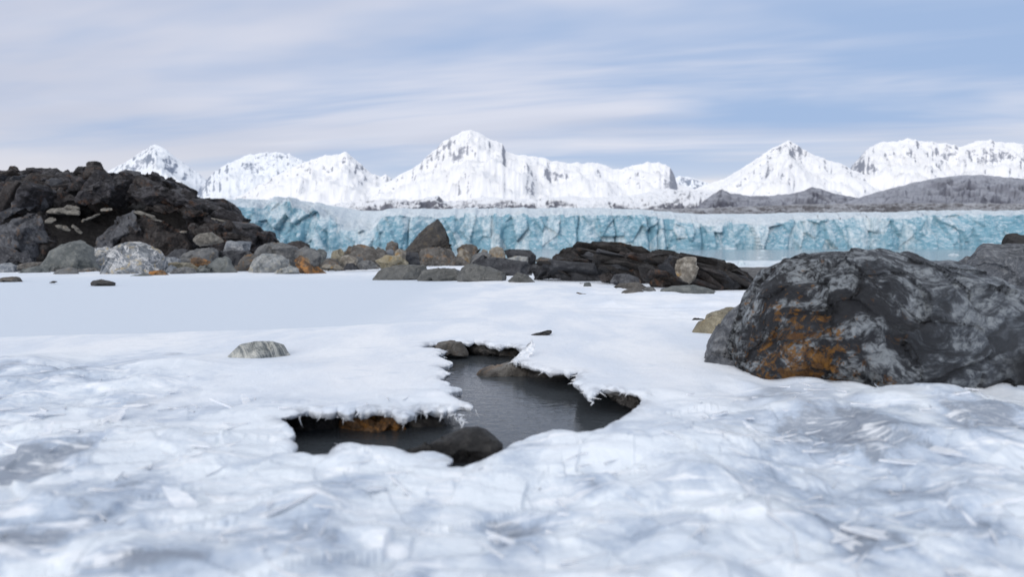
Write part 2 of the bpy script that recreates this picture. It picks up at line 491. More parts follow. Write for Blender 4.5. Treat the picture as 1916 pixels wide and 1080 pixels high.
def water_mat(name, body, rough, sx, sy, dist, scale):
    m, t, p = new_mat(name)
    pos = t.new('ShaderNodeNewGeometry').outputs['Position']
    q = t.vmath('MULTIPLY', pos, (sx, sy, 1.0))
    a = t.noise(q, scale, 3, 0.5, 0.3)
    b = t.noise(q, scale * 2.9, 2, 0.5)
    t.put(p.inputs['Base Color'], body)
    p.inputs['Roughness'].default_value = rough
    p.inputs['IOR'].default_value = 1.33
    t.put(p.inputs['Normal'], t.bump(t.math('ADD', a, t.math('MULTIPLY', b, 0.35)), dist, 1.0))
    return m


def gravel_mat(name, c0, c1, c2, scale, bd):
    m, t, p = new_mat(name)
    pos = t.new('ShaderNodeNewGeometry').outputs['Position']
    n = t.new('ShaderNodeTexVoronoi'); t.put(n.inputs['Vector'], pos); n.inputs['Scale'].default_value = scale
    sc = t.new('ShaderNodeSeparateColor'); t.put(sc.inputs[0], n.outputs['Color'])
    c = t.mix(t.ramp(sc.outputs[0], 0, 1, smooth=False), c0, c1)
    c = t.mix(t.ramp(sc.outputs[1], 0.8, 1.0), c, c2)
    c = t.mix(0.6, c, t.mix(t.ramp(n.outputs['Distance'], 0.0, 0.7), (1.1, 1.1, 1.1), (0.35, 0.35, 0.35)), 'MULTIPLY')
    t.put(p.inputs['Base Color'], c)
    p.inputs['Roughness'].default_value = 0.7
    t.put(p.inputs['Normal'], t.bump(t.math('SUBTRACT', 1.0, n.outputs['Distance']), bd, 0.9))
    return m


def mountain_mat(name, rock, snow, lo, hi, fscale, streak, amt, cw=0.16):
    """snow clings to all but the steepest, roughest ground"""
    m, t, p = new_mat(name)
    g = t.new('ShaderNodeNewGeometry')
    pos = t.vmath('SCALE', g.outputs['Position'], 1.0 / fscale)
    sn = t.new('ShaderNodeSeparateXYZ'); t.put(sn.inputs[0], g.outputs['Normal'])
    q = t.vmath('MULTIPLY', pos, streak)
    a = t.noise(q, 1.0, 7, 0.68, 0.5)
    b = t.noise(t.vmath('MULTIPLY', pos, (1.0, 0.35, 1.0)), 5.5, 5, 0.7, 0.4)
    big = t.noise(pos, 0.22, 3, 0.5)
    f = t.math('ADD', t.math('MULTIPLY', t.math('SUBTRACT', 1.0, sn.outputs[2]), 0.80), t.math('MULTIPLY', a, 0.62))
    f = t.math('ADD', f, t.math('MULTIPLY', b, 0.30))
    f = t.math('ADD', f, t.math('MULTIPLY', big, amt))
    cg = t.new('ShaderNodeAttribute'); cg.attribute_name = 'crag'
    f = t.math('ADD', f, t.math('MULTIPLY', t.math('SUBTRACT', cg.outputs['Fac'], 0.5), cw))
    rk = t.ramp(f, lo, hi)
    rc = t.mix(t.ramp(b, 0.3, 0.7), tuple(x * 0.6 for x in rock), tuple(x * 1.35 for x in rock))
    t.put(p.inputs['Base Color'], t.mix(rk, snow, rc))
    p.inputs['Roughness'].default_value = 0.85
    p.inputs['Specular IOR Level'].default_value = 0.2
    t.put(p.inputs['Normal'], t.bump(t.math('ADD', a, t.math('MULTIPLY', b, 0.5)), 0.35 * fscale, 0.5))
    return m


def glacier_mat():
    m, t, p = new_mat('glacier ice')
    g = t.new('ShaderNodeNewGeometry')
    pos = g.outputs['Position']
    sn = t.new('ShaderNodeSeparateXYZ'); t.put(sn.inputs[0], g.outputs['True Normal'])
    q = t.vmath('MULTIPLY', pos, (1.0, 0.7, 0.6))
    a = t.noise(q, 0.030, 7, 0.66, 0.8)
    b = t.noise(q, 0.20, 7, 0.74, 0.7)
    at_ = t.new('ShaderNodeAttribute'); at_.attribute_name = 'cell'
    top = t.new('ShaderNodeAttribute'); top.attribute_name = 'top'
    f = t.math('ADD', t.math('ADD', t.math('MULTIPLY', a, 0.55), t.math('MULTIPLY', b, 0.45)), t.math('MULTIPLY', at_.outputs['Fac'], 0.20))
    k = t.ramp(f, 0.47, 0.66)
    c = t.mix(k, (0.68, 0.77, 0.82), (0.235, 0.43, 0.535))
    c = t.mix(t.ramp(f, 0.72, 0.92), c, (0.09, 0.30, 0.43))
    fis = t.noise(t.vmath('MULTIPLY', pos, (1.0, 1.0, 0.12)), 0.16, 6, 0.7, 0.6)
    c = t.mix(t.ramp(t.math('ABSOLUTE', t.math('SUBTRACT', fis, 0.5)), 0.035, 0.0, 0.0, 0.6), c, (0.10, 0.30, 0.42))
    dirt = t.noise(q, 0.09, 9, 0.78, 1.2)
    c = t.mix(t.ramp(dirt, 0.57, 0.72, 0, 0.7), c, (0.20, 0.23, 0.27))
    flat = t.ramp(sn.outputs[2], 0.45, 0.85)
    ag = t.new('ShaderNodeAttribute'); ag.attribute_name = 'grit'
    snowc = t.mix(t.ramp(t.math('ADD', b, t.math('MULTIPLY', ag.outputs['Fac'], 0.10)), 0.44, 0.70), (0.78, 0.84, 0.885), (0.42, 0.50, 0.58))
    c = t.mix(t.math('MAXIMUM', t.math('MULTIPLY', flat, 0.8), t.math('MULTIPLY', top.outputs['Fac'], 0.85)), c, snowc)
    t.put(p.inputs['Base Color'], c)
    p.inputs['Roughness'].default_value = 0.55
    p.inputs['Specular IOR Level'].default_value = 0.3
    t.put(p.inputs['Normal'], t.bump(t.math('ADD', t.math('ADD', a, b), fis), 2.6, 0.7))
    return m


M['ice'] = snow_ice_mat()
M['clear'] = clear_ice_mat()
M['stream'] = water_mat('stream water', (0.060, 0.068, 0.076), 0.04, 1.0, 2.6, 0.0020, 16.0)
M['fjord'] = water_mat('fjord water', (0.12, 0.22, 0.27), 0.08, 1.0, 1.0, 0.10, 0.6)
M['gravel'] = gravel_mat('beach gravel', (0.05, 0.047, 0.045), (0.13, 0.125, 0.12), (0.34, 0.33, 0.31), 7.0, 0.10)
M['bed'] = gravel_mat('stream bed gravel', (0.02, 0.02, 0.02), (0.07, 0.06, 0.05), (0.12, 0.11, 0.1), 22.0, 0.03)
M['mfar'] = mountain_mat('snowy rock far', (0.26, 0.30, 0.38), (0.85, 0.885, 0.935), 0.90, 1.02, 42, (1.0, 0.5, 1.0), 0.25)
M['mmain'] = mountain_mat('snowy rock', (0.30, 0.32, 0.375), (0.89, 0.90, 0.925), 0.90, 1.00, 34, (1.0, 0.5, 1.0), 0.25)
M['mhill'] = mountain_mat('snow dusted moraine', (0.15, 0.155, 0.185), (0.84, 0.86, 0.90), 0.66, 0.86, 110, (1.0, 0.6, 2.0), 0.50, 0.34)
M['mhill2'] = mountain_mat('dark moraine', (0.085, 0.088, 0.112), (0.42, 0.44, 0.50), 0.40, 1.02, 210, (1.0, 0.25, 2.0), 0.30, 0.06)
M['mband'] = mountain_mat('brown moraine', (0.115, 0.112, 0.120), (0.40, 0.415, 0.45), 0.40, 0.74, 40, (1.0, 0.6, 2.2), 0.2)
M['glacier'] = glacier_mat()
M['berg'] = rock_mat('floating ice', (0.38, 0.48, 0.55), (0.62, 0.72, 0.78), (0.85, 0.9, 0.93), None, 0, 2.0, 0.1)

# ------------------------------------------------------------------ mountains and moraine hills
def mountain(name, prof, D, front, back, mat, seed, rgh=0.35, k=1.15, jit=1.2, step=1.7, rows=110, nscale=None, label=None, base=-6.0):
    prof = np.array(prof, float)
    px = np.arange(prof[0, 0], prof[-1, 0] + step, step)
    py = np.interp(px, prof[:, 0], prof[:, 1])
    py = py + jit * fbm(px / 22.0, 0.3 * seed, 0, 4, seed, 0.6) + 0.7 * jit * fbm(px / 6.0, 2.0, 0, 2, seed + 50)
    e = np.array([slope(y) for y in py])
    crest = np.maximum(e * D + CAM_Z - base, 1.0)
    t = np.linspace(-1, 1, rows)
    t = np.sign(t) * np.abs(t) ** 1.25
    Y = D + np.where(t < 0, front, back) * t
    xs = (px - 958.0) / FPX / math.cos(PITCH)
    X = xs[None] * Y[:, None]
    YY = np.repeat(Y[:, None], len(px), 1)
    ns = nscale or D / 9.0
    warp = fbm(X / ns, YY / ns, 0, 4, seed + 3)
    rdg = ridged(X / (ns * 0.45), YY / (ns * 0.45), 0, 5, seed + 7, 0.55)
    tt = np.clip(np.abs(t[:, None]) * (1 + 0.35 * warp) + 0.12 * (0.6 - rdg) * np.minimum(1, 6 * np.abs(t[:, None])), 0, 1)
    Z = crest[None] * (1 - tt) ** k
    Z = Z + 0.75 * rgh * crest[None] * (rdg - 0.65) * (0.10 + 0.9 * tt) * (1 - tt) * 1.2
    el = ((Z + base - CAM_Z) / YY).max(0)
    ratio = (e * D + CAM_Z - base) / np.maximum(el * D + CAM_Z - base, 0.5)
    kk = np.exp(-np.linspace(-2, 2, 25) ** 2); kk /= kk.sum()
    ratio = np.convolve(np.pad(ratio, 12, 'edge'), kk, 'valid').clip(0.4, 2.5)
    Z = Z * ratio[None]
    hh = Z / crest[None]
    crag = sstep(0.45, 0.95, hh + 0.15 * warp) * np.ones_like(Z)
    Z = Z + crest[None] * 0.030 * crag * (ridged(X / (ns * 0.12), YY / (ns * 0.12), 0, 3, seed + 13, 0.6) - 0.6) * (tt > 0.03)
    if name == 'hill':
        crag = 1 - sstep(0.35, 0.9, hh + 0.2 * warp)
    V = np.stack([X, YY, Z + base], -1).reshape(-1, 3)
    o = mesh_obj(name, V, grid_faces(rows, len(px)), mat, attrs={'crag': crag.ravel()})
    tag(o, label, 'mountain', None, 'structure')
    return o


mountain('mountain', [(120, 400), (170, 352), (215, 318), (255, 296), (283, 278), (298, 270), (312, 275), (340, 297), (372, 320), (392, 336), (430, 372), (470, 440)],
         8600, 2400, 2000, M['mfar'], 11, 0.26, 1.05, jit=1.6, label='distant pointed snow peak behind the dark rock outcrop')
mountain('mountain', [(330, 440), (370, 370), (395, 332), (420, 310), (450, 296), (480, 288), (505, 284), (530, 286), (548, 290), (565, 298), (590, 310), (620, 340), (700, 440)],
         7800, 2200, 2000, M['mfar'], 23, 0.30, 1.0, jit=3.4, label='rocky snow dome right of the distant pointed peak')
mountain('mountain', [(380, 420), (440, 372), (480, 352), (520, 328), (560, 308), (600, 293), (622, 290), (640, 288), (652, 284), (668, 296), (684, 312), (695, 324), (715, 330), (724, 326),
                      (740, 340), (790, 360), (900, 420)],
         6400, 2300, 1800, M['mmain'], 37, 0.24, 1.1, jit=2.8, label='snow mountain with a smooth left flank and a craggy right top')
mountain('mountain', [(620, 430), (680, 365), (740, 334), (768, 318), (790, 303), (812, 282), (830, 266), (850, 255), (866, 246), (882, 243), (900, 250), (918, 260), (932, 264), (940, 268),
                      (946, 284), (962, 288), (985, 291), (1010, 294), (1022, 297), (1030, 302), (1060, 304), (1090, 305), (1110, 304), (1130, 308), (1145, 318), (1160, 316), (1180, 309), (1210, 304), (1235, 306),
                      (1250, 312), (1258, 326), (1264, 344), (1330, 360), (1420, 430)],
         5600, 2400, 1800, M['mmain'], 41, 0.24, 1.25, jit=2.4, label='tallest central snow mountain with a long rocky right shoulder')
mountain('mountain', [(1180, 400), (1230, 342), (1270, 328), (1300, 335), (1330, 345), (1400, 350), (1500, 420)],
         7600, 1500, 1500, M['mfar'], 53, 0.3, 1.1, jit=2.5, label='low far snow ridge between the central mountain and the pyramid peak')
mountain('mountain', [(1240, 400), (1300, 352), (1350, 334), (1378, 318), (1410, 296), (1440, 277), (1458, 266), (1468, 262), (1480, 267), (1500, 281), (1525, 294), (1545, 301), (1568, 306), (1590, 318),
                      (1640, 340), (1760, 420)],
         6800, 2400, 1900, M['mmain'], 67, 0.24, 1.1, jit=2.0, label='pyramid shaped snow peak on the right')
mountain('mountain', [(1500, 400), (1570, 330), (1598, 298), (1612, 280), (1630, 268), (1660, 264), (1690, 260), (1715, 263), (1745, 268), (1775, 269), (1790, 274), (1815, 264), (1840, 261), (1860, 266),
                      (1890, 268), (1920, 276), (2000, 270), (2080, 300), (2200, 330), (2400, 420)],
         7600, 2600, 2000, M['mmain'], 71, 0.26, 1.05, jit=2.8, label='broad snow massif at the right edge')
mountain('hill', [(540, 420), (600, 392), (640, 379), (700, 374), (740, 372), (770, 376), (800, 370), (820, 366), (832, 376), (870, 374), (910, 368), (960, 374), (1010, 371), (1060, 366), (1100, 370),
                  (1150, 368), (1200, 362), (1250, 354), (1300, 356), (1340, 362), (1400, 372), (1500, 380), (1640, 420)],
         3300, 900, 800, M['mhill'], 83, 0.5, 0.9, jit=1.6, nscale=260, label='low snow dusted moraine hills under the central mountain')
mountain('hill', [(1270, 410), (1305, 384), (1330, 364), (1348, 354), (1365, 362), (1400, 366), (1440, 366), (1480, 362), (1500, 356), (1515, 349), (1530, 353), (1555, 362), (1600, 370), (1680, 410)],
         2800, 700, 700, M['mhill2'], 97, 0.5, 0.9, jit=1.0, nscale=220, label='grey knolls dusted with snow right of centre')
mountain('hill', [(1520, 400), (1590, 374), (1640, 358), (1700, 342), (1750, 332), (1800, 327), (1840, 328), (1880, 332), (1920, 335), (2000, 345), (2150, 370), (2400, 410)],
         2500, 800, 800, M['mhill2'], 101, 0.4, 0.8, jit=0.8, nscale=240, label='dark rounded moraine hill at the right edge')
mountain('hill', [(1040, 412), (1100, 398), (1150, 392), (1230, 391), (1300, 390), (1400, 386), (1500, 382), (1600, 381), (1700, 380), (1800, 380), (1920, 381), (2100, 384), (2400, 410)],
         1900, 350, 500, M['mband'], 109, 0.5, 0.7, jit=1.0, nscale=120, label='brown gravel moraine band above the glacier')

# ------------------------------------------------------------------ glacier
def build_glacier():
    cols, fr, tp = 1500, 84, 60
    x = np.linspace(-780, 1150, cols)
    fy = 800 + 45 * fbm(x / 260.0, 1.0, 0, 3, 5) - 150 * sstep(-250, -420, x) + 60 * sstep(500, 1100, x)
    pxc = 958 + x / fy * FPX
    lip_px = np.interp(pxc, [0, 420, 490, 508, 545, 560, 600, 640, 690, 720, 760, 850, 1000, 1180, 1250, 1300, 1440, 1470, 1600, 1750, 1916, 2500],
                       [385, 384, 393, 384, 384, 390, 408, 425, 428, 408, 406, 402, 400, 402, 407, 417, 422, 416, 408, 404, 403, 404])
    back_px = np.interp(pxc, [0, 430, 560, 620, 660, 1100, 1250, 1320, 1916, 2500], [374, 377, 382, 388, 394, 392, 398, 401, 400, 400])
    lip = np.array([slope(a) for a in lip_px]) * fy + CAM_Z
    rng = np.random.default_rng(3)
    # seracs: towers along the lip
    sx = np.sort(rng.uniform(-800, 1170, 170)); sh = rng.uniform(-1, 1, 170)
    ser = sh[np.abs(x[:, None] - sx[None]).argmin(1)]
    lip = lip + 4.2 * ser * (0.5 + 0.9 * fbm(x / 60, 0, 0, 2, 9)) + 3.0 * fbm(x / 45.0, 0, 0, 2, 14) + 2.2 * fbm(x / 6.0, 0, 0, 3, 8)
    s = np.linspace(0, 1, fr)[:, None]
    Zf = -4 + (lip[None] + 4) * s
    Xf = np.repeat(x[None], fr, 0)
    Yf = fy[None] + 10 * s ** 2 + 0 * Zf
    P = np.stack([Xf.ravel(), np.zeros(Xf.size), Zf.ravel() * 0.55], 1)
    seeds = np.stack([rng.uniform(-790, 1160, 380), np.zeros(380), rng.uniform(-4, 50, 380) * 0.55], 1)
    i1, d1, d2 = cells(P, seeds)
    off = rng.uniform(-1, 1, 380); tx = rng.normal(0, 0.28, 380); tz = rng.normal(0.3, 0.30, 380)
    dd = off[i1] * 2.4 + tx[i1] * (P[:, 0] - seeds[i1, 0]) + tz[i1] * (P[:, 2] - seeds[i1, 2])
    dd = np.clip(dd, -7, 7)
    crack = 0.5 * np.exp(-((d2 - d1) / 0.9) ** 2)
    seeds2 = np.stack([rng.uniform(-790, 1160, 7000), np.zeros(7000), rng.uniform(-4, 50, 7000) * 0.55], 1)
    ok = np.argsort(seeds2[:, 0]); seeds2 = seeds2[ok]
    dsm = 3.2 * fbm(P[:, 0] / 5.0, P[:, 2] / 3.0, 0, 5, 31, 0.62) + 9 * fbm(P[:, 0] / 28.0, P[:, 2] / 40.0, 0, 3, 33)
    vert = 9.0 * np.exp(-((fbm(P[:, 0] / 34.0, P[:, 2] / 90.0, 0, 3, 35)) / 0.045) ** 2)
    Yf = Yf + (dd + crack + dsm + vert).reshape(Yf.shape)
    cell = rng.uniform(0, 1, 380)[i1]
    # the top: broken near the lip, smoother up-glacier, climbing away
    q = (np.linspace(0, 1, tp + 1)[1:] ** 1.7)[:, None]
    Yt = Yf[-1][None] + 1300 * q
    zb = np.array([slope(a) for a in back_px]) * (fy + 1300) + CAM_Z
    Zt = lip[None] + (zb - lip)[None] * q ** 0.75
    Xt = x[None] * (1 + 1300 * q / fy[None] * 0.9)
    near = np.exp(-q * 9)
    rgh = 11.0 * (ridged(Xt / 16.0, Yt / 40.0, 0, 4, 71) - 0.6) * near + 7 * (ridged(Xt / 40, Yt / 60, 0, 4, 73) - 0.6) * (0.15 + near)
    left = sstep(-120, -330, x)[None]
    crev = -9 * np.exp(-(fbm((Xt + 0.5 * Yt) / 26.0, (Yt - 0.3 * Xt) / 160.0, 0, 2, 75) / 0.10) ** 2) * (0.6 * near + 1.6 * left * np.exp(-q * 3.0))
    Zt = Zt + (rgh + crev) * np.minimum(1, q * 60)
    V = np.concatenate([np.stack([Xf, Yf, Zf], -1).reshape(-1, 3), np.stack([Xt, Yt, Zt], -1).reshape(-1, 3)])
    top = np.concatenate([np.zeros(Xf.size), np.repeat(np.minimum(1, q * 40 + 0.0), cols, 1).ravel()])
    cl = np.concatenate([cell, np.tile(cell.reshape(fr, cols)[-1], tp)])
    o = mesh_obj('glacier', V, grid_faces(fr + tp, cols), M['glacier'], attrs={'top': top, 'cell': cl, 'grit': np.concatenate([np.zeros(Xf.size), (left + 0 * q).ravel()])})
    tag(o, 'wide glacier ending in a broken turquoise ice cliff at the water', 'glacier')


build_glacier()

# ------------------------------------------------------------------ ground, beach, fjord
WATER_Z = -1.9
V = np.array([[-30000, -1400, -9], [30000, -1400, -9], [30000, 30000, -9], [-30000, 30000, -9]], float)
tag(mesh_obj('ground', V, np.array([[0, 1, 2, 3]]), M['gravel']), 'gravel ground under everything', 'ground', kind='structure')
V = np.array([[-4000, 30, WATER_Z], [4000, 30, WATER_Z], [4000, 1000, WATER_Z], [-4000, 1000, WATER_Z]], float)
tag(mesh_obj('fjord_water', V, np.array([[0, 1, 2, 3]]), M['fjord']), 'calm pale fjord water in front of the glacier', 'water', kind='structure')


def beach_z(x, y):
    z = np.interp(y, [0, 15, 20, 30, 55, 80, 100, 140], [-0.30, -0.14, -0.10, -0.45, -1.25, -1.93, -2.6, -4.0])
    return z + 0.05 * fbm(x / 1.5, y / 1.5, 0, 4, 201) * np.interp(y, [5, 15, 40], [0.3, 0.8, 2.5])


r = 5.0 * (140 / 5.0) ** np.linspace(0, 1, 220)
sg = np.linspace(-1, 1, 420)
X = sg[None] * (r[:, None] * 1.3 + 4); Y = np.repeat(r[:, None], 420, 1)
V = np.stack([X, Y, beach_z(X, Y)], -1).reshape(-1, 3)
tag(mesh_obj('beach', V, grid_faces(220, 420), M['gravel']), 'dark gravel beach behind the rocks', 'beach', kind='structure')

# pale slush frozen along the shore
m_, t_, p_ = new_mat('shore slush ice')
po = t_.new('ShaderNodeNewGeometry').outputs['Position']
t_.put(p_.inputs['Base Color'], t_.mix(t_.ramp(t_.noise(t_.vmath('MULTIPLY', po, (1, 0.4, 1)), 0.5, 5, 0.65), 0.35, 0.65), (0.50, 0.60, 0.67), (0.82, 0.87, 0.90)))
p_.inputs['Roughness'].default_value = 0.5
M['slush'] = m_
gx = np.linspace(4, 75, 160); gy = np.linspace(72, 128, 90)
X, Y = np.meshgrid(gx, gy)
edge = np.minimum(np.minimum(X - 8, 70 - X) / 8, np.minimum(Y - 74, 118 - Y) / 7) + 0.9 * fbm(X / 9, Y / 5, 0, 4, 211)
V = np.stack([X, Y, WATER_Z - 0.25 + 0.36 * sstep(0, 0.5, edge) + 0.06 * fbm(X / 2, Y / 2, 0, 3, 213)], -1).reshape(-1, 3)
tag(mesh_obj('shore_ice', V, grid_faces(90, 160), M['slush']), 'pale slush ice along the shore', 'ice', kind='structure')

# ------------------------------------------------------------------ stones
_ico = {}


def ico(n):
    if n not in _ico:
        bm = bmesh.new()
        bmesh.ops.create_icosphere(bm, subdivisions=n, radius=1.0)
        bm.verts.ensure_lookup_table()
        _ico[n] = (np.array([v.co[:] for v in bm.verts]), np.array([[v.index for v in f.verts] for f in bm.faces]))
        bm.free()
    return _ico[n]


def stone_mesh(out, thick, sub=5, seed=0, facets=7, rough=0.05, lean=0.3, box=0.75, vor=0.0, nvor=30, strata=0.0, sfreq=8.0, sdir=(0.2, 0.1, 1.0), chips=18, chip=0.26, cdepth=0.032):
    """a stone whose front outline is `out` (x, z) about its middle and whose depth is 2*thick"""
    rng = np.random.default_rng(seed)
    V0, F = ico(sub)
    out = np.array(out, float)
    ang = np.linspace(-math.pi, math.pi, 721)
    # radius of the outline in every direction
    R = np.zeros(721)
    a = out; b = np.roll(out, -1, 0)
    for i, th in enumerate(ang):
        d = np.array([math.cos(th), math.sin(th)])
        e = b - a
        den = d[0] * e[:, 1] - d[1] * e[:, 0]
        den = np.where(np.abs(den) < 1e-9, 1e-9, den)
        tt = (a[:, 0] * e[:, 1] - a[:, 1] * e[:, 0]) / den
        uu = (a[:, 0] * d[1] - a[:, 1] * d[0]) / den
        ok = (uu >= -1e-6) & (uu <= 1 + 1e-6) & (tt > 0)
        R[i] = tt[ok].max() if ok.any() else 0
    k = np.array([1, 2, 3, 2, 1.0]); k /= k.sum()
    R = np.convolve(np.concatenate([R[-5:-1], R, R[1:5]]), k, 'same')[4:-4]
    th = np.arctan2(V0[:, 2], V0[:, 0]); rho = np.hypot(V0[:, 0], V0[:, 2])
    rr = np.interp(th, ang, R)
    p = 1.0 / box
    yy = np.sign(V0[:, 1]) * (1 - np.clip(rho, 0, 1) ** (2 * p)) ** (0.5) * thick
    P = np.stack([np.cos(th) * rr * rho, yy, np.sin(th) * rr * rho], 1)
    size = math.sqrt(max(1e-9, np.ptp(out[:, 0]) * np.ptp(out[:, 1])))
    P[:, 1] += lean * (P[:, 2] - out[:, 1].min() * 0.4)
    for _ in range(facets):
        n = rng.normal(0, 1, 3); n[1] = -abs(n[1]) * 1.1 - 0.55
        if rng.random() < 0.25: n[1] *= -1
        n /= np.linalg.norm(n)
        pr = P @ n
        d = pr.max() * rng.uniform(0.60, 0.92)
        ex = np.maximum(0, pr - d)
        P -= n[None] * (ex * 0.93)[:, None]
    o = rng.uniform(-50, 50, 3)
    if vor:
        lo, hi = P.min(0), P.max(0)
        sd = rng.uniform(lo, hi, (nvor, 3))
        Q = P * np.array([1, 1, 1.0])
        w = P / size * 3 + o
        Qw = Q + 0.06 * size * np.stack([vnoise(*w.T, seed + 1), vnoise(*w.T, seed + 2), vnoise(*w.T, seed + 3)], 1)
        i1, d1, d2 = cells(Qw, sd)
        of = rng.uniform(-1, 0.7, nvor); tl = rng.normal(0, 0.7, (nvor, 3))
        dd = vor * (of[i1] * size * 0.5 + ((P - sd[i1]) * tl[i1]).sum(1)) - vor * size * 0.12 * np.exp(-((d2 - d1) / (0.035 * size)) ** 2)
        N = vnormals(P, F)
        P += N * dd[:, None]
    N = vnormals(P, F)
    q = P / size
    d = rough * size * (0.8 * fbm(*(q * 2.2 + o).T, 4, seed, 0.55) + 0.35 * (ridged(*(q * 4.5 + o).T, 3, seed + 5) - 0.6))
    if strata:
        sdv = np.array(sdir) / np.linalg.norm(sdir)
        l = (q @ sdv) * sfreq + 0.9 * fbm(*(q * 1.5 + o).T, 3, seed + 4)
        fr = l - np.floor(l)
        lay = hash3(np.floor(l), np.floor(l) * 0, np.floor(l) * 0, seed + 77)
        d = d + strata * size * ((lay - 0.5) * 1.4 + 0.5 * fr ** 2 - 0.2)
    P = P + N * d[:, None]
    # flat chips broken off the surface leave angular facets
    for _ in range(chips):
        i = rng.integers(len(P))
        n = N[i] + rng.normal(0, 0.28, 3)
        n /= np.linalg.norm(n)
        rad = size * chip * rng.uniform(0.5, 1.4)
        D = P - P[i]
        h = D @ n + size * cdepth * rng.uniform(0.2, 1.0)
        m = (h > 0) & ((D ** 2).sum(1) < rad * rad)
        P[m] -= n[None] * (h[m] * 0.92)[:, None]
    P += vnormals(P, F) * (rough * size * (0.10 * fbm(*(q * 9 + o).T, 3, seed + 19) + 0.05 * fbm(*(q * 30 + o).T, 2, seed + 21)))[:, None]
    # keep the traced front outline after all the breaking
    th = np.arctan2(P[:, 2], P[:, 0]); rr = np.hypot(P[:, 0], P[:, 2])
    nb = 120
    bi = ((th + math.pi) / (2 * math.pi) * nb).astype(int) % nb
    mxr = np.zeros(nb); np.maximum.at(mxr, bi, rr)
    bc = (np.arange(nb) + 0.5) / nb * 2 * math.pi - math.pi
    ratio = np.interp(bc, ang, R) / np.maximum(mxr, 1e-6)
    ratio = np.where(mxr > 0, ratio, 1).clip(0.75, 1.35)
    ratio = np.convolve(np.concatenate([ratio[-6:], ratio, ratio[:6]]), np.ones(7) / 7, 'same')[6:-6]
    f = np.interp(th, np.concatenate([[bc[-1] - 2 * math.pi], bc, [bc[0] + 2 * math.pi]]), np.concatenate([[ratio[-1]], ratio, [ratio[0]]]))
    P[:, 0] *= f; P[:, 2] *= f
    return P, F


COUNT = [0]


def stone(z, pts, Y, mat, label=None, name='stone', cat='stone', group=None, parent=None, sink=0.12, ground=None, thick=0.42, **kw):
    """outline pts in zoom z of the photograph, standing at distance Y (None: where its foot meets level ground)"""
    COUNT[0] += 1
    pts = np.array(zp(z, pts))
    if Y is None:
        Yf = depth_of(pts[:, 1].max())
        w = np.ptp(pts[:, 0]) / FPX * Yf
        Y = Yf + 0.30 * min(w * thick, 0.6)
    Wp = np.array([at(a, b, Y) for a, b in pts])
    xz = Wp[:, [0, 2]]
    lo, hi = xz.min(0), xz.max(0)
    c = (lo + hi) / 2
    if ground is not None:                       # hidden foot reaches down to the ground
        m = xz[:, 1] < c[1]
        low = xz[m, 1].min() - ground
        xz[m, 1] -= max(0, low) * ((c[1] - xz[m, 1]) / max(1e-6, c[1] - xz[m, 1].min()))
    m = xz[:, 1] < c[1]
    xz[m, 1] -= sink * (hi[1] - lo[1])
    c = np.array([(xz[:, 0].min() + xz[:, 0].max()) / 2, (xz[:, 1].min() + xz[:, 1].max()) / 2])
    rel = xz - c
    w = np.ptp(rel[:, 0]); h = np.ptp(rel[:, 1])
    kw.setdefault('seed', int(abs(pts.sum() * 37 + pts[0, 0] * 11)) % 100000)
    P, F = stone_mesh(rel, thick * (0.55 * w + 0.45 * h), **kw)
    zb = rel[:, 1].min()
    P[:, 2] -= zb
    base = np.array([c[0], Y, c[1] + zb])
    if parent is not None:
        base = base - np.array(parent.location)
    o = mesh_obj(name, P, F, M[mat], parent, tuple(base))
    if label:
        tag(o, label, cat, group)
    return o


# ------------------------------------------------------------------ ice sheet with its open lead
HOLE_PX = [(105, 435), (150, 428), (200, 412), (240, 400), (290, 405), (340, 415), (370, 400), (400, 416), (430, 422), (455, 397), (480, 410), (520, 404), (560, 398),
           (590, 410), (620, 403), (640, 424), (665, 434), (690, 430), (720, 420), (735, 400), (755, 395), (780, 412), (800, 402), (830, 395), (850, 408), (875, 396),
           (915, 420), (958, 450), (938, 422), (905, 400), (935, 382), (975, 384), (1006, 387), (985, 370), (930, 355), (890, 335), (880, 322), (955, 305), (900, 295),
           (870, 285), (905, 283), (860, 270), (830, 265), (870, 243), (892, 235), (870, 222), (835, 205), (880, 198), (908, 185), (870, 172), (845, 162), (872, 155),
           (820, 160), (850, 142), (880, 136), (840, 124), (755, 118), (775, 106), (830, 100), (880, 92), (930, 90), (970, 100), (1000, 92), (1040, 95), (1075, 108),
           (1110, 118), (1150, 108), (1200, 115), (1225, 125), (1200, 155), (1165, 190), (1205, 180), (1230, 195), (1262, 205), (1290, 212), (1330, 225), (1370, 235), (1410, 230),
           (1440, 240), (1475, 228), (1470, 250), (1455, 280), (1480, 285), (1500, 310), (1520, 330), (1543, 365), (1556, 325), (1580, 305), (1610, 300), (1640, 305),
           (1680, 315), (1730, 325), (1770, 345), (1765, 370), (1740, 392), (1700, 420), (1650, 455), (1600, 480), (1540, 495), (1480, 505), (1420, 495), (1370, 490),
           (1320, 505), (1260, 520), (1200, 545), (1150, 575), (1080, 610), (1000, 640), (950, 660), (890, 665), (870, 650), (900, 630), (885, 610), (830, 590),
           (750, 590), (720, 600), (660, 580), (560, 575), (440, 565), (370, 565), (330, 600), (260, 605), (215, 600), (165, 595), (190, 560), (150, 525),
           (180, 515), (168, 490), (140, 460)]
NEAR_FROM = 93                       # from here round to the end the rim is the near one


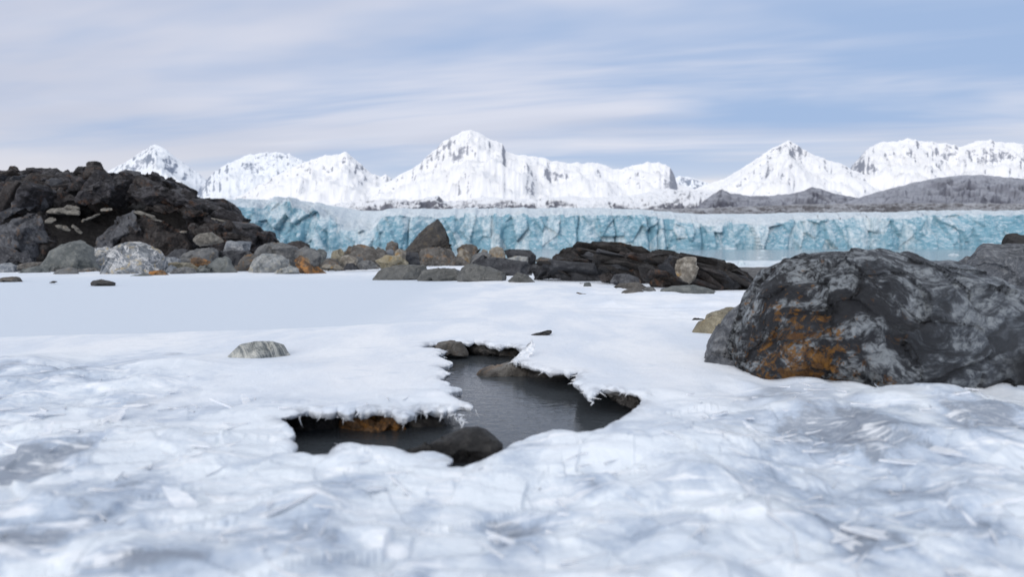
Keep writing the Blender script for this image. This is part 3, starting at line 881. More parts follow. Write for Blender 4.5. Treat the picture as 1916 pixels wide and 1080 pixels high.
def ice_level(x, y):
    fg = sstep(2.75, 1.55, y + 0.35 * fbm(x * 1.2, y * 1.2, 0, 3, 301) - 0.25 * sstep(0.4, 1.4, x) + 0.0 * x)
    lft = sstep(-0.55, -1.3, x / np.maximum(y, .3) * 2.0) * sstep(3.5, 2.6, y)
    fg = np.maximum(fg, lft * sstep(-0.1, 0.25, fbm(x * 2, y * 2, 0, 3, 303) + 0.2))
    pl_x = np.interp(x, [-6, -3.3, -1.35, -0.3], [3.4, 3.62, 4.25, 4.6])
    pond = sstep(-0.05, 0.12, y - pl_x) * sstep(-0.2, -1.2, x) * sstep(14, 10, y)
    z = 0.010 * fbm(x / 0.7, y / 0.7, 0, 4, 305) + 0.014 * fbm(x / 2.6, y / 2.6, 0, 2, 307)
    z = z * (1 - 0.85 * pond) - 0.020 * pond
    z = z + 0.03 * np.exp(-((x - 1.25) / 0.55) ** 2 - ((y - 2.0) / 0.25) ** 2)
    z = z + fg * (0.042 * fbm(x / 0.36, y / 0.42, 0, 2, 309) + 0.045 * np.abs(fbm((x + 0.4 * y) / 0.30, (y - 0.3 * x) / 0.22, 0, 3, 308)))
    z = z + 0.032 * np.exp(-((x - 0.36 - 0.5 * (y - 1.7)) / 0.38) ** 2 - ((y - 1.70) / 0.17) ** 2)
    z = z + 0.045 * sstep(2.65, 2.40, y) * sstep(0.5, 0.9, x) * sstep(1.6, 2.2, y) * np.clip(fbm(x / 0.22, y / 0.5, 0, 3, 312) + 0.15, -0.3, 1)
    z = z + 0.035 * np.exp(-((x + 1.15) / 0.45) ** 2 - ((y - 2.75) / 0.22) ** 2)
    # ripples of drifted snow on the right, far side
    rp = sstep(0.3, 0.9, x) * sstep(4.2, 5.0, y) * sstep(8.5, 6.5, y)
    z = z + 0.050 * rp * ridged(x / 1.0, y / 0.55, 0, 3, 311)
    E = np.interp(x / np.maximum(y, 0.3), [-0.02, 0.10, 0.22, 0.33, 0.42, 0.8], [17.6, 13.0, 10.5, 7.9, 7.2, 6.6])
    z = z - 0.6 * sstep(0.0, 0.12, (y + 0.06 * y * fbm(x / 2.5, 0, 0, 3, 313)) / E - 1)
    return z, fg, pond


def on_ice(px, py):
    """the point of the ice surface that the photograph shows at (px, py)"""
    z = 0.0
    for _ in range(10):
        Y = depth_of(py, z)
        P = at(px, py, Y)
        z = float(ice_level(np.array([P[0]]), np.array([P[1]]))[0][0]) * 0.5 + z * 0.5
    return P


poly = np.array([on_ice(*p)[:2] for p in zp(6, HOLE_PX)])
# break the traced rim into small frosty teeth
rng = np.random.default_rng(5)
fine = []
isnear = []
for i in range(len(poly)):
    a, b = poly[i], poly[(i + 1) % len(poly)]
    L = np.linalg.norm(b - a)
    n = max(2, int(L / 0.010))
    nrm = np.array([b[1] - a[1], a[0] - b[0]]) / max(L, 1e-6)
    near = i >= NEAR_FROM
    for k in range(n):
        f = k / n
        j = 0 if k == 0 else rng.normal(0, 0.0015 if near else 0.0032)
        fine.append(a + (b - a) * f + nrm * j); isnear.append(near)
fine = np.array(fine)


def hole_sdf(Q):
    """signed distance to the rim (negative over open water) and nearest rim point"""
    a = fine; b = np.roll(fine, -1, 0); e = b - a
    ee = (e ** 2).sum(1)
    D = np.empty(len(Q)); C = np.empty((len(Q), 2))
    inside = np.zeros(len(Q), bool)
    for k in range(0, len(Q), 4000):
        q = Q[k:k + 4000]
        w = q[:, None, :] - a[None]
        t = np.clip((w * e[None]).sum(-1) / ee[None], 0, 1)
        c = a[None] + t[..., None] * e[None]
        d = ((q[:, None, :] - c) ** 2).sum(-1)
        i = d.argmin(1); r = np.arange(len(q))
        D[k:k + 4000] = np.sqrt(d[r, i]); C[k:k + 4000] = c[r, i]
        cond = (a[None, :, 1] > q[:, None, 1]) != (b[None, :, 1] > q[:, None, 1])
        xs = a[None, :, 0] + (q[:, None, 1] - a[None, :, 1]) / np.where(np.abs(e[None, :, 1]) < 1e-12, 1e-12, e[None, :, 1]) * e[None, :, 0]
        inside[k:k + 4000] = ((cond & (q[:, None, 0] < xs)).sum(1) % 2) == 1
    return np.where(inside, -D, D), C


# where the frozen spray is clear instead of white
CLEAR = [(1440, 742, 90, 26, .9), (1600, 800, 150, 45, .9), (1830, 775, 90, 28, 1.3), (70, 862, 110, 28, 1.4), (70, 690, 110, 24, .8), (300, 665, 90, 18, .6), (1000, 985, 100, 50, .9), (830, 805, 130, 22, 1.1),
         (1560, 1010, 90, 70, .7), (1680, 905, 170, 60, .7), (270, 930, 130, 50, .7), (330, 1040, 160, 40, .8), (520, 1000, 90, 45, .7), (60, 1000, 120, 60, .7), (1090, 905, 80, 35, .6), (640, 900, 70, 30, .5),
         (1330, 880, 90, 30, .5), (1850, 1000, 110, 50, .6), (980, 830, 60, 18, .6), (300, 760, 90, 22, .5)]


def build_ice():
    rows, cols = 640, 1300
    y = 0.36 * (23.0 / 0.36) ** np.linspace(0, 1, rows)
    s = np.linspace(-1, 1, cols); s = 0.45 * s + 0.55 * s ** 3
    X = s[None] * (y[:, None] * 1.15 + 0.7)
    Y = np.repeat(y[:, None], cols, 1)
    X = X.ravel().copy(); Y = Y.ravel().copy()
    lo, hi = fine.min(0) - 0.22, fine.max(0) + 0.22
    nb = np.where((X > lo[0]) & (X < hi[0]) & (Y > lo[1]) & (Y < hi[1]))[0]
    sd = np.full(len(X), 9.0)
    d, C = hole_sdf(np.stack([X[nb], Y[nb]], 1))
    cell = (Y[nb] * 1.15 + 0.7) * 0.0012 + Y[nb] * 0.0032
    snap = np.abs(d) < cell * 0.75
    X[nb[snap]] = C[snap, 0]; Y[nb[snap]] = C[snap, 1]
    d[snap] = 0.0
    sd[nb] = d
    Z, fg, pond = ice_level(X, Y)
    # angular plates of broken frozen spray in the foreground
    m = np.where(fg > 0.01)[0]
    r2 = np.random.default_rng(8)
    ns = 900
    plate = np.zeros(len(X)); dz = np.zeros(len(X))
    for (cnt, amp, sz) in ((300, 0.022, 0), (1200, 0.028, 1)):
        sp = r2.uniform(0.3, 3.2, cnt)
        seeds = np.stack([r2.uniform(-1, 1, cnt) * (sp * 1.15 + 0.7), sp], 1)
        w = np.stack([fbm(X[m] * 3, Y[m] * 3, 0, 2, 321), fbm(X[m] * 3, Y[m] * 3, 0, 2, 323)], 1) * 0.05
        i1, d1, d2 = cells(np.stack([X[m], Y[m]], 1) + w, seeds)
        tl = r2.normal(0, amp, (cnt, 2)); of = r2.uniform(-1, 1, cnt); pv = r2.uniform(0, 1, cnt)
        dd = tl[i1, 0] * (X[m] - seeds[i1, 0]) + tl[i1, 1] * (Y[m] - seeds[i1, 1])
        dz[m] += (dd * 1.6 + of[i1] * (0.004 if sz == 0 else 0.0022)) * sstep(0, 0.02, d2 - d1 + 0.012)
        plate[m] += pv[i1] * (0.6 if sz == 0 else 0.4)
    dz[m] += 0.003 * (ridged(X[m] / 0.16, Y[m] / 0.10, 0, 3, 331) - 0.6) + 0.0015 * fbm(X[m] / 0.012, Y[m] / 0.012, 0, 3, 333)
    Z = Z + dz * fg * sstep(0.0, 0.05, sd) * np.interp(Y, [1.6, 2.6], [1.0, 0.45])
    dd_ = np.clip(sd, 0, 1)
    nearw = sstep(3.0, 2.2, Y + 0.0 * X)
    Z = Z - 0.008 * np.exp(-(dd_ / 0.010) ** 2)
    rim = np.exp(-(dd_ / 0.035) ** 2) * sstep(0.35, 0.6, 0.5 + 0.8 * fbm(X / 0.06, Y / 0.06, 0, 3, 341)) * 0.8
    snowgrain = (1 - fg) * (1 - pond)
    Z = Z + snowgrain * 0.0018 * fbm(X / 0.03, Y / 0.03, 0, 3, 351)
    clear = np.zeros(len(X))
    wx = X + 0.10 * fbm(X / 0.13, Y / 0.13, 0, 3, 401); wy = Y + 0.10 * fbm(X / 0.13, Y / 0.13, 0, 3, 403)
    for (px, py, rx, ry, s_) in CLEAR:
        c = on_ice(px, py); ax = rx / FPX * c[1]; ay = abs(depth_of(py - ry) - depth_of(py + ry)) / 2
        clear = np.maximum(clear, s_ * np.exp(-(((wx - c[0]) / ax) ** 2 + ((wy - c[1]) / ay) ** 2)))
    V = np.stack([X, Y, Z], 1)
    F = grid_faces(rows, cols)
    cs = sd[F].mean(1)
    F = F[(cs > 0) & ~((sd[F] < -1e-6).any(1))]
    # rim: the broken edge is a few centimetres thick and undercut
    E = np.concatenate([F[:, [0, 1]], F[:, [1, 2]], F[:, [2, 3]], F[:, [3, 0]]])
    key = np.sort(E, 1)
    ks = key[:, 0].astype(np.int64) * len(V) + key[:, 1]
    _, idx, cnt = np.unique(ks, return_index=True, return_counts=True)
    B = E[idx[cnt == 1]]
    B = B[(sd[B] < 0.05).all(1)]
    ids = np.unique(B)
    vn = np.zeros((len(V), 2))
    T = V[B[:, 1], :2] - V[B[:, 0], :2]
    T /= np.maximum(np.linalg.norm(T, axis=1, keepdims=True), 1e-9)
    out = np.stack([-T[:, 1], T[:, 0]], 1)          # into the sheet (faces lie left of their edges)
    for k in (0, 1):
        for c in (0, 1):
            vn[:, c] += np.bincount(B[:, k], out[:, c], len(V))
    vn = vn[ids]; vn /= np.maximum(np.linalg.norm(vn, axis=1, keepdims=True), 1e-9)
    base = V[ids]
    th = 0.6 + 0.9 * np.clip(0.5 + fbm(base[:, 0] / 0.05, base[:, 1] / 0.05, 0, 3, 361), 0, 1.2)
    rings = [(-0.0015, 0.004), (0.000, 0.010), (0.003, 0.015), (0.008, 0.018)]
    remap = np.full(len(V), -1); remap[ids] = np.arange(len(ids))
    allV = [V]; FF = [F]; prev = None
    n0 = len(V); A = [np.stack([fg, pond, plate, rim, clear], 1)]
    prev_idx = ids
    for k, (o, dn) in enumerate(rings):
        nv = base.copy()
        nv[:, :2] += vn * o
        nv[:, 2] -= dn * th
        allV.append(nv)
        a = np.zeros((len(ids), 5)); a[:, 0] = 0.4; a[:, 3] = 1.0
        A.append(a)
        cur = n0 + k * len(ids) + np.arange(len(ids))
        FF.append(np.stack([prev_idx[remap[B[:, 1]]], prev_idx[remap[B[:, 0]]], cur[remap[B[:, 0]]], cur[remap[B[:, 1]]]], 1))
        prev_idx = cur
    V = np.concatenate(allV); F = np.concatenate(FF); A = np.concatenate(A)
    used = np.unique(F); rm = np.full(len(V), -1); rm[used] = np.arange(len(used))
    V = V[used]; A = A[used]; F = rm[F]
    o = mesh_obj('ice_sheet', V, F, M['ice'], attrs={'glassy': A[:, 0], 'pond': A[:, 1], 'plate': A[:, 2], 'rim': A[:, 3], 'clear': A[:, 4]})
    tag(o, 'snow covered ice sheet with an open hole', 'ice', kind='structure')


build_ice()
# the snow goes on behind the camera
gx = np.linspace(-40, 40, 60); gy = np.linspace(-40, 0.35, 40)
X, Y = np.meshgrid(gx, gy)
V = np.stack([X, Y, 0.01 + 0.25 * sstep(-1, -10, Y) * fbm(X / 6, Y / 6, 0, 3, 371) - 0.02], -1).reshape(-1, 3)
tag(mesh_obj('snow_field', V, grid_faces(40, 60), M['ice']), 'snow behind the viewer', 'snow', kind='structure')

STREAM_Z = -0.085
V = np.array([[-3, 0.9, STREAM_Z], [3, 0.9, STREAM_Z], [3, 5.0, STREAM_Z], [-3, 5.0, STREAM_Z]], float)
tag(mesh_obj('stream_water', V, np.array([[0, 1, 2, 3]]), M['stream']), 'dark rippled meltwater in the hole of the ice', 'water', kind='structure')
gx = np.linspace(-3, 3, 80); gy = np.linspace(0.8, 5.2, 80)
X, Y = np.meshgrid(gx, gy)
V = np.stack([X, Y, -0.22 + 0.03 * fbm(X / 0.5, Y / 0.5, 0, 3, 381)], -1).reshape(-1, 3)
tag(mesh_obj('stream_bed', V, grid_faces(80, 80), M['bed']), 'stony bed of the meltwater stream', 'stream bed', kind='structure')

# frost fringe: icicles and teeth hanging from the far rim, and blades of frost lying on the foreground ice
def spikes(name, roots, dirs, lens, rads, mat, label, cat, bend=0.25, seed=1, sides=5, segs=4):
    r_ = np.random.default_rng(seed)
    VV, FF = [], []
    n = 0
    for p, d, L, R in zip(roots, dirs, lens, rads):
        d = d / np.linalg.norm(d)
        a = np.cross(d, [0.3, 0.5, 0.8]); a /= np.linalg.norm(a); b = np.cross(d, a)
        bd = r_.normal(0, bend, 3)
        for k in range(segs + 1):
            f = k / segs
            c = p + d * L * f + bd * L * f * f * 0.5
            rr = R * (1 - f) ** 0.8 * (0.8 + 0.4 * r_.random()) + R * 0.05
            for q in range(sides):
                th = 2 * math.pi * q / sides
                VV.append(c + (a * math.cos(th) + b * math.sin(th)) * rr)
        for k in range(segs):
            for q in range(sides):
                q2 = (q + 1) % sides
                FF.append([n + k * sides + q, n + k * sides + q2, n + (k + 1) * sides + q2, n + (k + 1) * sides + q])
        n += (segs + 1) * sides
    o = mesh_obj(name, np.array(VV), np.array(FF), mat)
    tag(o, label, cat, kind='stuff')


rng = np.random.default_rng(12)
far_ids = [i for i in range(len(fine)) if not isnear[i]]
left_lip = [i for i in far_ids if fine[i][1] < 2.75 and fine[i][0] < 0.0]
roots, dirs, lens, rads = [], [], [], []
cen = fine.mean(0)
for i in rng.choice(far_ids, 60):
    p = fine[i]; zz = float(ice_level(p[:1], p[1:])[0][0])
    inw = fine[(i + 3) % len(fine)] - fine[i - 3]; inw = np.array([inw[1], -inw[0]]); inw /= np.linalg.norm(inw) + 1e-9
    if hole_sdf((p + inw * 0.012)[None])[0][0] > 0: inw = -inw
    roots.append(np.array([p[0] - inw[0] * 0.006, p[1] - inw[1] * 0.006, zz - 0.010]))
    dirs.append(np.array([inw[0], inw[1], rng.uniform(-0.5, -0.05)])); lens.append(rng.uniform(0.010, 0.034)); rads.append(rng.uniform(0.0016, 0.0036))
for i in rng.choice(left_lip, 60):
    p = fine[i]; zz = float(ice_level(p[:1], p[1:])[0][0])
    roots.append(np.array([p[0], p[1] + 0.004, zz - 0.018])); dirs.append(np.array([rng.normal(0, 0.25), -0.15, -1.0]))
    lens.append(0.008 + 0.026 * rng.random() ** 3); rads.append(rng.uniform(0.0016, 0.0045))
spikes('icicles', np.array(roots), np.array(dirs), lens, rads, M['clear'], 'fringe of small icicles along the rim of the hole', 'icicles', seed=3)

roots, dirs, lens, rads = [], [], [], []
for _ in range(420):
    yy = rng.uniform(0.75, 2.6) ** 1.0; xx = rng.uniform(-1, 1) * (yy * 0.95)
    z_, f_, _p = ice_level(np.array([xx]), np.array([yy]))
    if f_[0] < 0.35 or hole_sdf(np.array([[xx, yy]]))[0][0] < 0.03: continue
    a = rng.uniform(0, 2 * math.pi)
    roots.append(np.array([xx, yy, z_[0] + 0.001])); dirs.append(np.array([math.cos(a), math.sin(a), rng.uniform(-0.05, 0.12)]))
    lens.append(rng.uniform(0.02, 0.10)); rads.append(rng.uniform(0.0015, 0.0045))
spikes('frost_blades', np.array(roots), np.array(dirs), lens, rads, M['clear'], 'feathery frost blades lying on the foreground ice', 'frost', seed=4, sides=4, segs=3)

VV, FF = [], []
rng = np.random.default_rng(77)
while len(FF) < 8 * 60:
    yy = rng.uniform(0.75, 2.3); xx = rng.uniform(-1, 1) * (yy * 0.95)
    z_, f_, _p = ice_level(np.array([xx]), np.array([yy]))
    if f_[0] < 0.5 or hole_sdf(np.array([[xx, yy]]))[0][0] < 0.12: continue
    a = rng.uniform(0, 2 * math.pi); L = rng.uniform(0.03, 0.11); wd = L * rng.uniform(0.15, 0.45); tl = rng.uniform(0.03, 0.30); rl = rng.normal(0, 0.25)
    d = np.array([math.cos(a) * math.cos(tl), math.sin(a) * math.cos(tl), math.sin(tl)])
    s_ = np.array([-math.sin(a), math.cos(a), rl]); s_ /= np.linalg.norm(s_)
    n_ = np.cross(d, s_) * 0.0025
    c = np.array([xx, yy, z_[0] - 0.004])
    ring = [c - s_ * wd * 0.5, c + d * L * rng.uniform(.4, .7) - s_ * wd * rng.uniform(.3, .6), c + d * L, c + d * L * rng.uniform(.3, .8) + s_ * wd * rng.uniform(.2, .5), c + s_ * wd * 0.5, c - d * 0.01]
    b0 = len(VV)
    VV += [r - n_ for r in ring] + [r + n_ for r in ring]
    FF += [[b0 + 6, b0 + 7, b0 + 8, b0 + 9], [b0 + 6, b0 + 9, b0 + 10, b0 + 11]] + [[b0 + k, b0 + (k + 1) % 6, b0 + 6 + (k + 1) % 6, b0 + 6 + k] for k in range(6)]
tag(mesh_obj('ice_plates', np.array(VV), np.array(FF), M['clear'], smooth=False), 'thin broken ice plates frozen into the foreground ice', 'ice plates', kind='stuff')

# ------------------------------------------------------------------ rocks by the water hole
stone(6, [(370, 500), (385, 440), (430, 405), (560, 398), (650, 405), (690, 460), (690, 500)], 2.17, 'wetrust', 'rust brown wet rock under the icicles at the far left of the hole',
      sub=6, facets=8, rough=0.09, lean=0.15, sink=0.35, thick=0.3)
stone(6, [(670, 490), (700, 440), (745, 405), (830, 400), (890, 450), (915, 488)], 2.22, 'wet', 'black wet rock next to the rust brown rock under the ice edge', sub=5, rough=0.08, lean=0.2,
      sink=0.4, thick=0.3)
stone(6, [(105, 480), (120, 430), (200, 405), (300, 402), (360, 430), (380, 500), (300, 520), (150, 520)], 2.19, 'wet', 'dark wet rock in the left corner of the hole behind icicles', sub=5, rough=0.08,
      lean=0.1, sink=0.4, thick=0.3)
stone(6, [(640, 610), (740, 588), (850, 548), (950, 512), (1010, 506), (1060, 522), (1135, 580), (1130, 640), (1000, 680), (740, 680)], 1.83, 'wetblack',
      'black rounded rock rising out of the water at the near edge of the hole', sub=6, facets=3, rough=0.05, lean=0.5, sink=0.1, thick=0.25)
stone(6, [(800, 140), (830, 105), (890, 92), (940, 98), (970, 120), (975, 142)], 3.55, 'brown', 'grey brown stone at the top left corner of the hole under the snow', sub=5, rough=0.06, sink=0.4)
stone(6, [(985, 248), (1030, 225), (1090, 208), (1150, 198), (1210, 200), (1250, 218), (1300, 232), (1300, 252)], 3.1, 'brown', 'low brown stone in the water below the upright ice flake',
      sub=5, rough=0.07, sink=0.45, thick=0.35)
stone(6, [(1225, 240), (1260, 212), (1330, 222), (1420, 232), (1480, 232), (1480, 252), (1350, 252)], 3.06, 'wet', 'long dark wet stone under the right ice edge of the hole', sub=5, rough=0.08, sink=0.5, thick=0.3)
stone(6, [(1600, 350), (1650, 330), (1700, 332), (1760, 350), (1780, 375), (1740, 388)], 2.36, 'wet', 'dark stone under the ice at the right end of the hole', sub=5, rough=0.08, sink=0.5, thick=0.3)
stone(6, [(960, 130), (1010, 100), (1080, 108), (1160, 110), (1230, 130), (1150, 150), (1040, 145)], 3.65, 'wet', 'wet dark stone under the back rim of the hole', sub=5, rough=0.07, sink=0.4, thick=0.3)


def flake(z, pts, Y, thick, label, tilt=0.0, mat='clear', name='ice_flake', cat='ice flake', seed=1):
    stone(z, pts, Y, mat, label, name=name, cat=cat, sub=5, facets=3, rough=0.05, lean=tilt, sink=0.05, thick=thick, seed=seed)


flake(6, [(1162, 192), (1200, 150), (1235, 125), (1262, 98), (1282, 112), (1275, 140), (1235, 172), (1195, 186)], 3.12, 0.10, 'upturned white ice flake at the back edge of the hole', 0.5)
flake(6, [(1610, 300), (1670, 270), (1740, 248), (1785, 255), (1780, 272), (1700, 290), (1640, 306)], 2.85, 0.15, 'curled ice ridge at the right edge of the hole', 0.8)
flake(6, [(1690, 330), (1730, 300), (1790, 290), (1800, 300), (1740, 330)], 2.72, 0.15, 'small curled ice ridge in front of the longer one', 0.8, seed=4)
flake(6, [(1225, 165), (1262, 148), (1275, 150), (1250, 182), (1232, 190)], 3.08, 0.2, 'little ice shard leaning on the upturned flake', 0.5, seed=6)

# ------------------------------------------------------------------ the big boulder and its neighbours on the right
def big(*a, **k):
    return stone(*a, **k)


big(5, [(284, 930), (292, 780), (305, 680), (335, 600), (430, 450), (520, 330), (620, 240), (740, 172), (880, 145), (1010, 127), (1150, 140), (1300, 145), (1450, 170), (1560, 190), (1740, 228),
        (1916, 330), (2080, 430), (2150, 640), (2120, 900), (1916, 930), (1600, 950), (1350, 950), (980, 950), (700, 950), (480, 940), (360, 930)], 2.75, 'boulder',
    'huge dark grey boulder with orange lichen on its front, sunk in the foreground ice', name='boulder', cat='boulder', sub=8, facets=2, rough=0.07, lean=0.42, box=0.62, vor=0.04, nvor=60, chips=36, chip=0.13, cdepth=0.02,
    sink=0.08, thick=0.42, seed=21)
big(5, [(95, 780), (160, 680), (230, 590), (300, 500), (400, 420), (520, 400), (560, 600), (500, 850), (280, 880)], 2.95, 'boulderflank',
    'blue grey flank stone leaning against the left side of the lichen boulder', name='boulder', cat='boulder', sub=7, facets=8, rough=0.05, lean=0.25, box=0.8, vor=0.06, nvor=24, sink=0.1, thick=0.30, seed=33)
big(5, [(1540, 205), (1600, 165), (1680, 138), (1800, 108), (1916, 103), (2080, 110), (2300, 180), (2350, 500), (1700, 500), (1560, 300)], 4.4, 'boulderflank',
    'grey boulder behind the lichen boulder at the right picture edge', name='boulder', cat='boulder', sub=7, facets=8, rough=0.05, lean=0.35, box=0.7, vor=0.06, nvor=30, ground=-0.05, sink=0.02, thick=0.4, seed=45)
big(5, [(1860, 110), (1885, 75), (1905, 55), (1960, 45), (2080, 70), (2150, 140), (2000, 170)], 8.0, 'black', 'black rock peeking out behind the grey boulder at the right edge', name='boulder', cat='boulder',
    sub=5, rough=0.07, ground=-0.1, sink=0.02, thick=0.4)
stone(5, [(60, 595), (120, 540), (200, 492), (290, 462), (380, 465), (430, 520), (400, 612), (200, 625)], 4.0, 'yellow', 'yellow grey stone half buried in snow left of the lichen boulder',
      sub=6, facets=6, rough=0.04, lean=0.35, thick=0.35)
stone(0, [(422, 658), (445, 646), (470, 641), (500, 641), (525, 648), (546, 664), (520, 668), (440, 664)], None, 'banded', 'small pale striped stone alone on the snow', sub=6, facets=3, rough=0.03,
      lean=0.5, thick=0.5, sink=0.5)
stone(4, [(1165, 800), (1200, 780), (1262, 786), (1282, 797), (1220, 805)], None, 'black', 'black chip of rock on the snow left of the yellow grey stone', sub=4, rough=0.1, sink=0.4)
flake(0, [(985, 629), (1000, 624), (1018, 625), (1026, 619), (1033, 616), (1031, 623), (1022, 629)], 3.85, 0.25, 'thin dark curled flake on the snow beyond the hole', 0.3, mat='wet', name='stone', cat='stone', seed=8)
flake(3, [(1585, 673), (1600, 668), (1640, 675), (1695, 686), (1690, 692), (1630, 684)], 7.0, 0.25, 'thin dark stick shaped flake on the snow in front of the black bedrock', 0.2, mat='brown', name='stone', cat='stone', seed=9)

# ------------------------------------------------------------------ the dark outcrop on the left
def part(root, name, z, pts, Y, mat, **kw):
    kw.setdefault('sub', 6); kw.setdefault('chips', 40); kw.setdefault('chip', 0.2); kw.setdefault('cdepth', 0.035)
    return stone(z, pts, Y, mat, name=name, parent=root, **kw)


def project(V):
    d = V - np.array([0, 0, CAM_Z])
    yv = d[:, 1] * math.cos(PITCH) + d[:, 2] * math.sin(PITCH)
    zv = -d[:, 1] * math.sin(PITCH) + d[:, 2] * math.cos(PITCH)
    return 958 + d[:, 0] / yv * FPX, 540 - zv / yv * FPX


def front_of(objs):
    out = []
    for o in objs:
        co = np.empty(len(o.data.vertices) * 3, np.float32); o.data.vertices.foreach_get('co', co)
        b = np.array(o.location) + (np.array(o.parent.location) if o.parent else 0)
        out.append(co.reshape(-1, 3) + b)
    V = np.concatenate(out)
    px, py = project(V)
    return px, py, V[:, 1]


def block(parent, name, px, py, Y, w, h, d, roll, pitch, yaw, mat, seed):
    """one angular slab of slate: w long, h thick, d deep, rolled in the picture plane"""
    r = np.random.default_rng(seed)
    P = np.array([[sx * w / 2, sy * d / 2, sz * h / 2] for sx in (-1, 1) for sy in (-1, 1) for sz in (-1, 1)])
    P = P * r.uniform(0.62, 1.08, P.shape)
    P = np.concatenate([P, np.array([[w * .5 * s * r.uniform(.9, 1.25), r.uniform(-.3, .3) * d, r.uniform(-.3, .3) * h] for s in (-1, 1)]), [[r.uniform(-.3, .3) * w, -d * .6, r.uniform(-.2, .2) * h]]])
    def R(ax, a):
        c, s = math.cos(a), math.sin(a)
        return np.array({'x': [[1, 0, 0], [0, c, -s], [0, s, c]], 'y': [[c, 0, s], [0, 1, 0], [-s, 0, c]], 'z': [[c, -s, 0], [s, c, 0], [0, 0, 1]]}[ax])
    P = P @ (R('y', roll) @ R('z', yaw) @ R('x', pitch)).T
    bm = bmesh.new()
    for v in P: bm.verts.new(v)
    g = bmesh.ops.convex_hull(bm, input=bm.verts[:])
    bmesh.ops.delete(bm, geom=[v for v in bm.verts if not v.link_faces], context='VERTS')
    bmesh.ops.dissolve_limit(bm, angle_limit=math.radians(12), verts=bm.verts[:], edges=bm.edges[:])
    bmesh.ops.bevel(bm, geom=bm.edges[:], offset=min(w, h, d) * 0.05, segments=1, affect='EDGES')
    me = bpy.data.meshes.new(name); bm.to_mesh(me); bm.free()
    me.materials.append(M[mat])
    o = bpy.data.objects.new(name, me)
    c = at(px, py, Y)
    o.location = c - (np.array(parent.location) if parent else 0)
    o.parent = parent
    COL.objects.link(o)
    return o


OC = empty('rock_outcrop', (-9.5, 20.5, -0.15))
tag(OC, 'big dark slate outcrop with overhanging ledges on the left shore', 'outcrop')
OKW = dict(facets=6, rough=0.04, vor=0.11, nvor=70, strata=0.03, chips=90, chip=0.10, cdepth=0.02, sfreq=16, sdir=(0.25, 0.2, 1.0), box=0.7)
CK = {**OKW, 'nvor': 260, 'vor': 0.055, 'chips': 150, 'chip': 0.11, 'cdepth': 0.022, 'facets': 3, 'rough': 0.03}
part(OC, 'rock_crown', 1, [(-420, 440), (-420, 230), (-200, 190), (0, 188), (140, 184), (300, 172), (420, 178), (540, 186), (640, 190), (720, 200), (860, 213), (930, 320), (860, 430), (600, 440), (420, 470),
                           (200, 480), (0, 470)], 22.0, 'slate', sub=8, lean=0.55, sink=0, thick=0.18, **CK)
part(OC, 'rock_crown', 1, [(690, 330), (740, 240), (830, 213), (1000, 214), (1150, 220), (1230, 240), (1320, 272), (1400, 312), (1470, 350), (1495, 390), (1560, 410), (1520, 480), (1400, 480), (1250, 445),
                           (1050, 450), (900, 435), (760, 430)], 21.8, 'slate', sub=8, lean=0.55, sink=0, thick=0.25, **CK)
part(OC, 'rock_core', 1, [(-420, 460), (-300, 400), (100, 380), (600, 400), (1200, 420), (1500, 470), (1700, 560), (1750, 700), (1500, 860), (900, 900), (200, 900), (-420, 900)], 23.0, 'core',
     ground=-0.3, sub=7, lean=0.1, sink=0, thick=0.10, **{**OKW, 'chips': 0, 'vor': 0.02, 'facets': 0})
part(OC, 'rock_ridge', 1, [(1340, 580), (1380, 450), (1470, 392), (1580, 393), (1640, 408), (1700, 465), (1760, 540), (1850, 590), (1960, 640), (2080, 700), (2160, 760), (2200, 850), (1900, 880), (1500, 860)], 20.5,
     'slate', ground=-0.2, sub=7, lean=0.5, sink=0, thick=0.2, **OKW)
part(OC, 'slab', 1, [(-160, 900), (-150, 640), (0, 585), (90, 525), (215, 490), (255, 540), (265, 640), (320, 720), (410, 790), (330, 880), (150, 885)], 18.3, 'slate_face', ground=-0.15, lean=0.5, sink=0,
     thick=0.22, facets=12, rough=0.03, vor=0.08, nvor=30, strata=0.02, sfreq=9, sdir=(1, 0.2, 0.6), box=0.85)
part(OC, 'slab', 1, [(-160, 600), (-150, 470), (0, 455), (100, 400), (160, 378), (215, 395), (225, 460), (160, 500), (60, 560), (0, 600)], 18.9, 'slate_face', lean=0.5, sink=0, thick=0.25, facets=10, rough=0.04,
     vor=0.08, nvor=30, box=0.85)
part(OC, 'slab', 1, [(240, 520), (270, 480), (300, 560), (380, 680), (420, 750), (350, 850), (280, 780), (260, 640)], 18.8, 'slate2', lean=0.4, sink=0, thick=0.3, facets=8, rough=0.05, vor=0.08, nvor=20)
part(OC, 'fin', 1, [(690, 780), (720, 660), (760, 570), (820, 540), (880, 488), (930, 500), (1000, 620), (1010, 660), (900, 700), (880, 760), (840, 800)], 18.6, 'slate_face', ground=-0.15, lean=0.45, sink=0, thick=0.3,
     facets=10, rough=0.04, vor=0.10, nvor=24, box=0.85)
part(OC, 'rock_shoulder', 1, [(860, 800), (880, 640), (940, 540), (1040, 520), (1130, 560), (1240, 620), (1340, 660), (1400, 720), (1410, 790), (1250, 850), (1000, 840)], 19.0, 'slate2', ground=-0.15, lean=0.4, sink=0,
     thick=0.35, facets=8, rough=0.04, vor=0.07, nvor=40, strata=0.03, sfreq=10, sdir=(1, 0.1, -0.3), box=0.65)
part(OC, 'ledge', 1, [(300, 440), (360, 400), (430, 320), (500, 330), (560, 400), (600, 440), (520, 470), (400, 480)], 19.8, 'slate2', lean=0.3, sink=0, thick=0.3, facets=8, rough=0.06, vor=0.1, nvor=20)
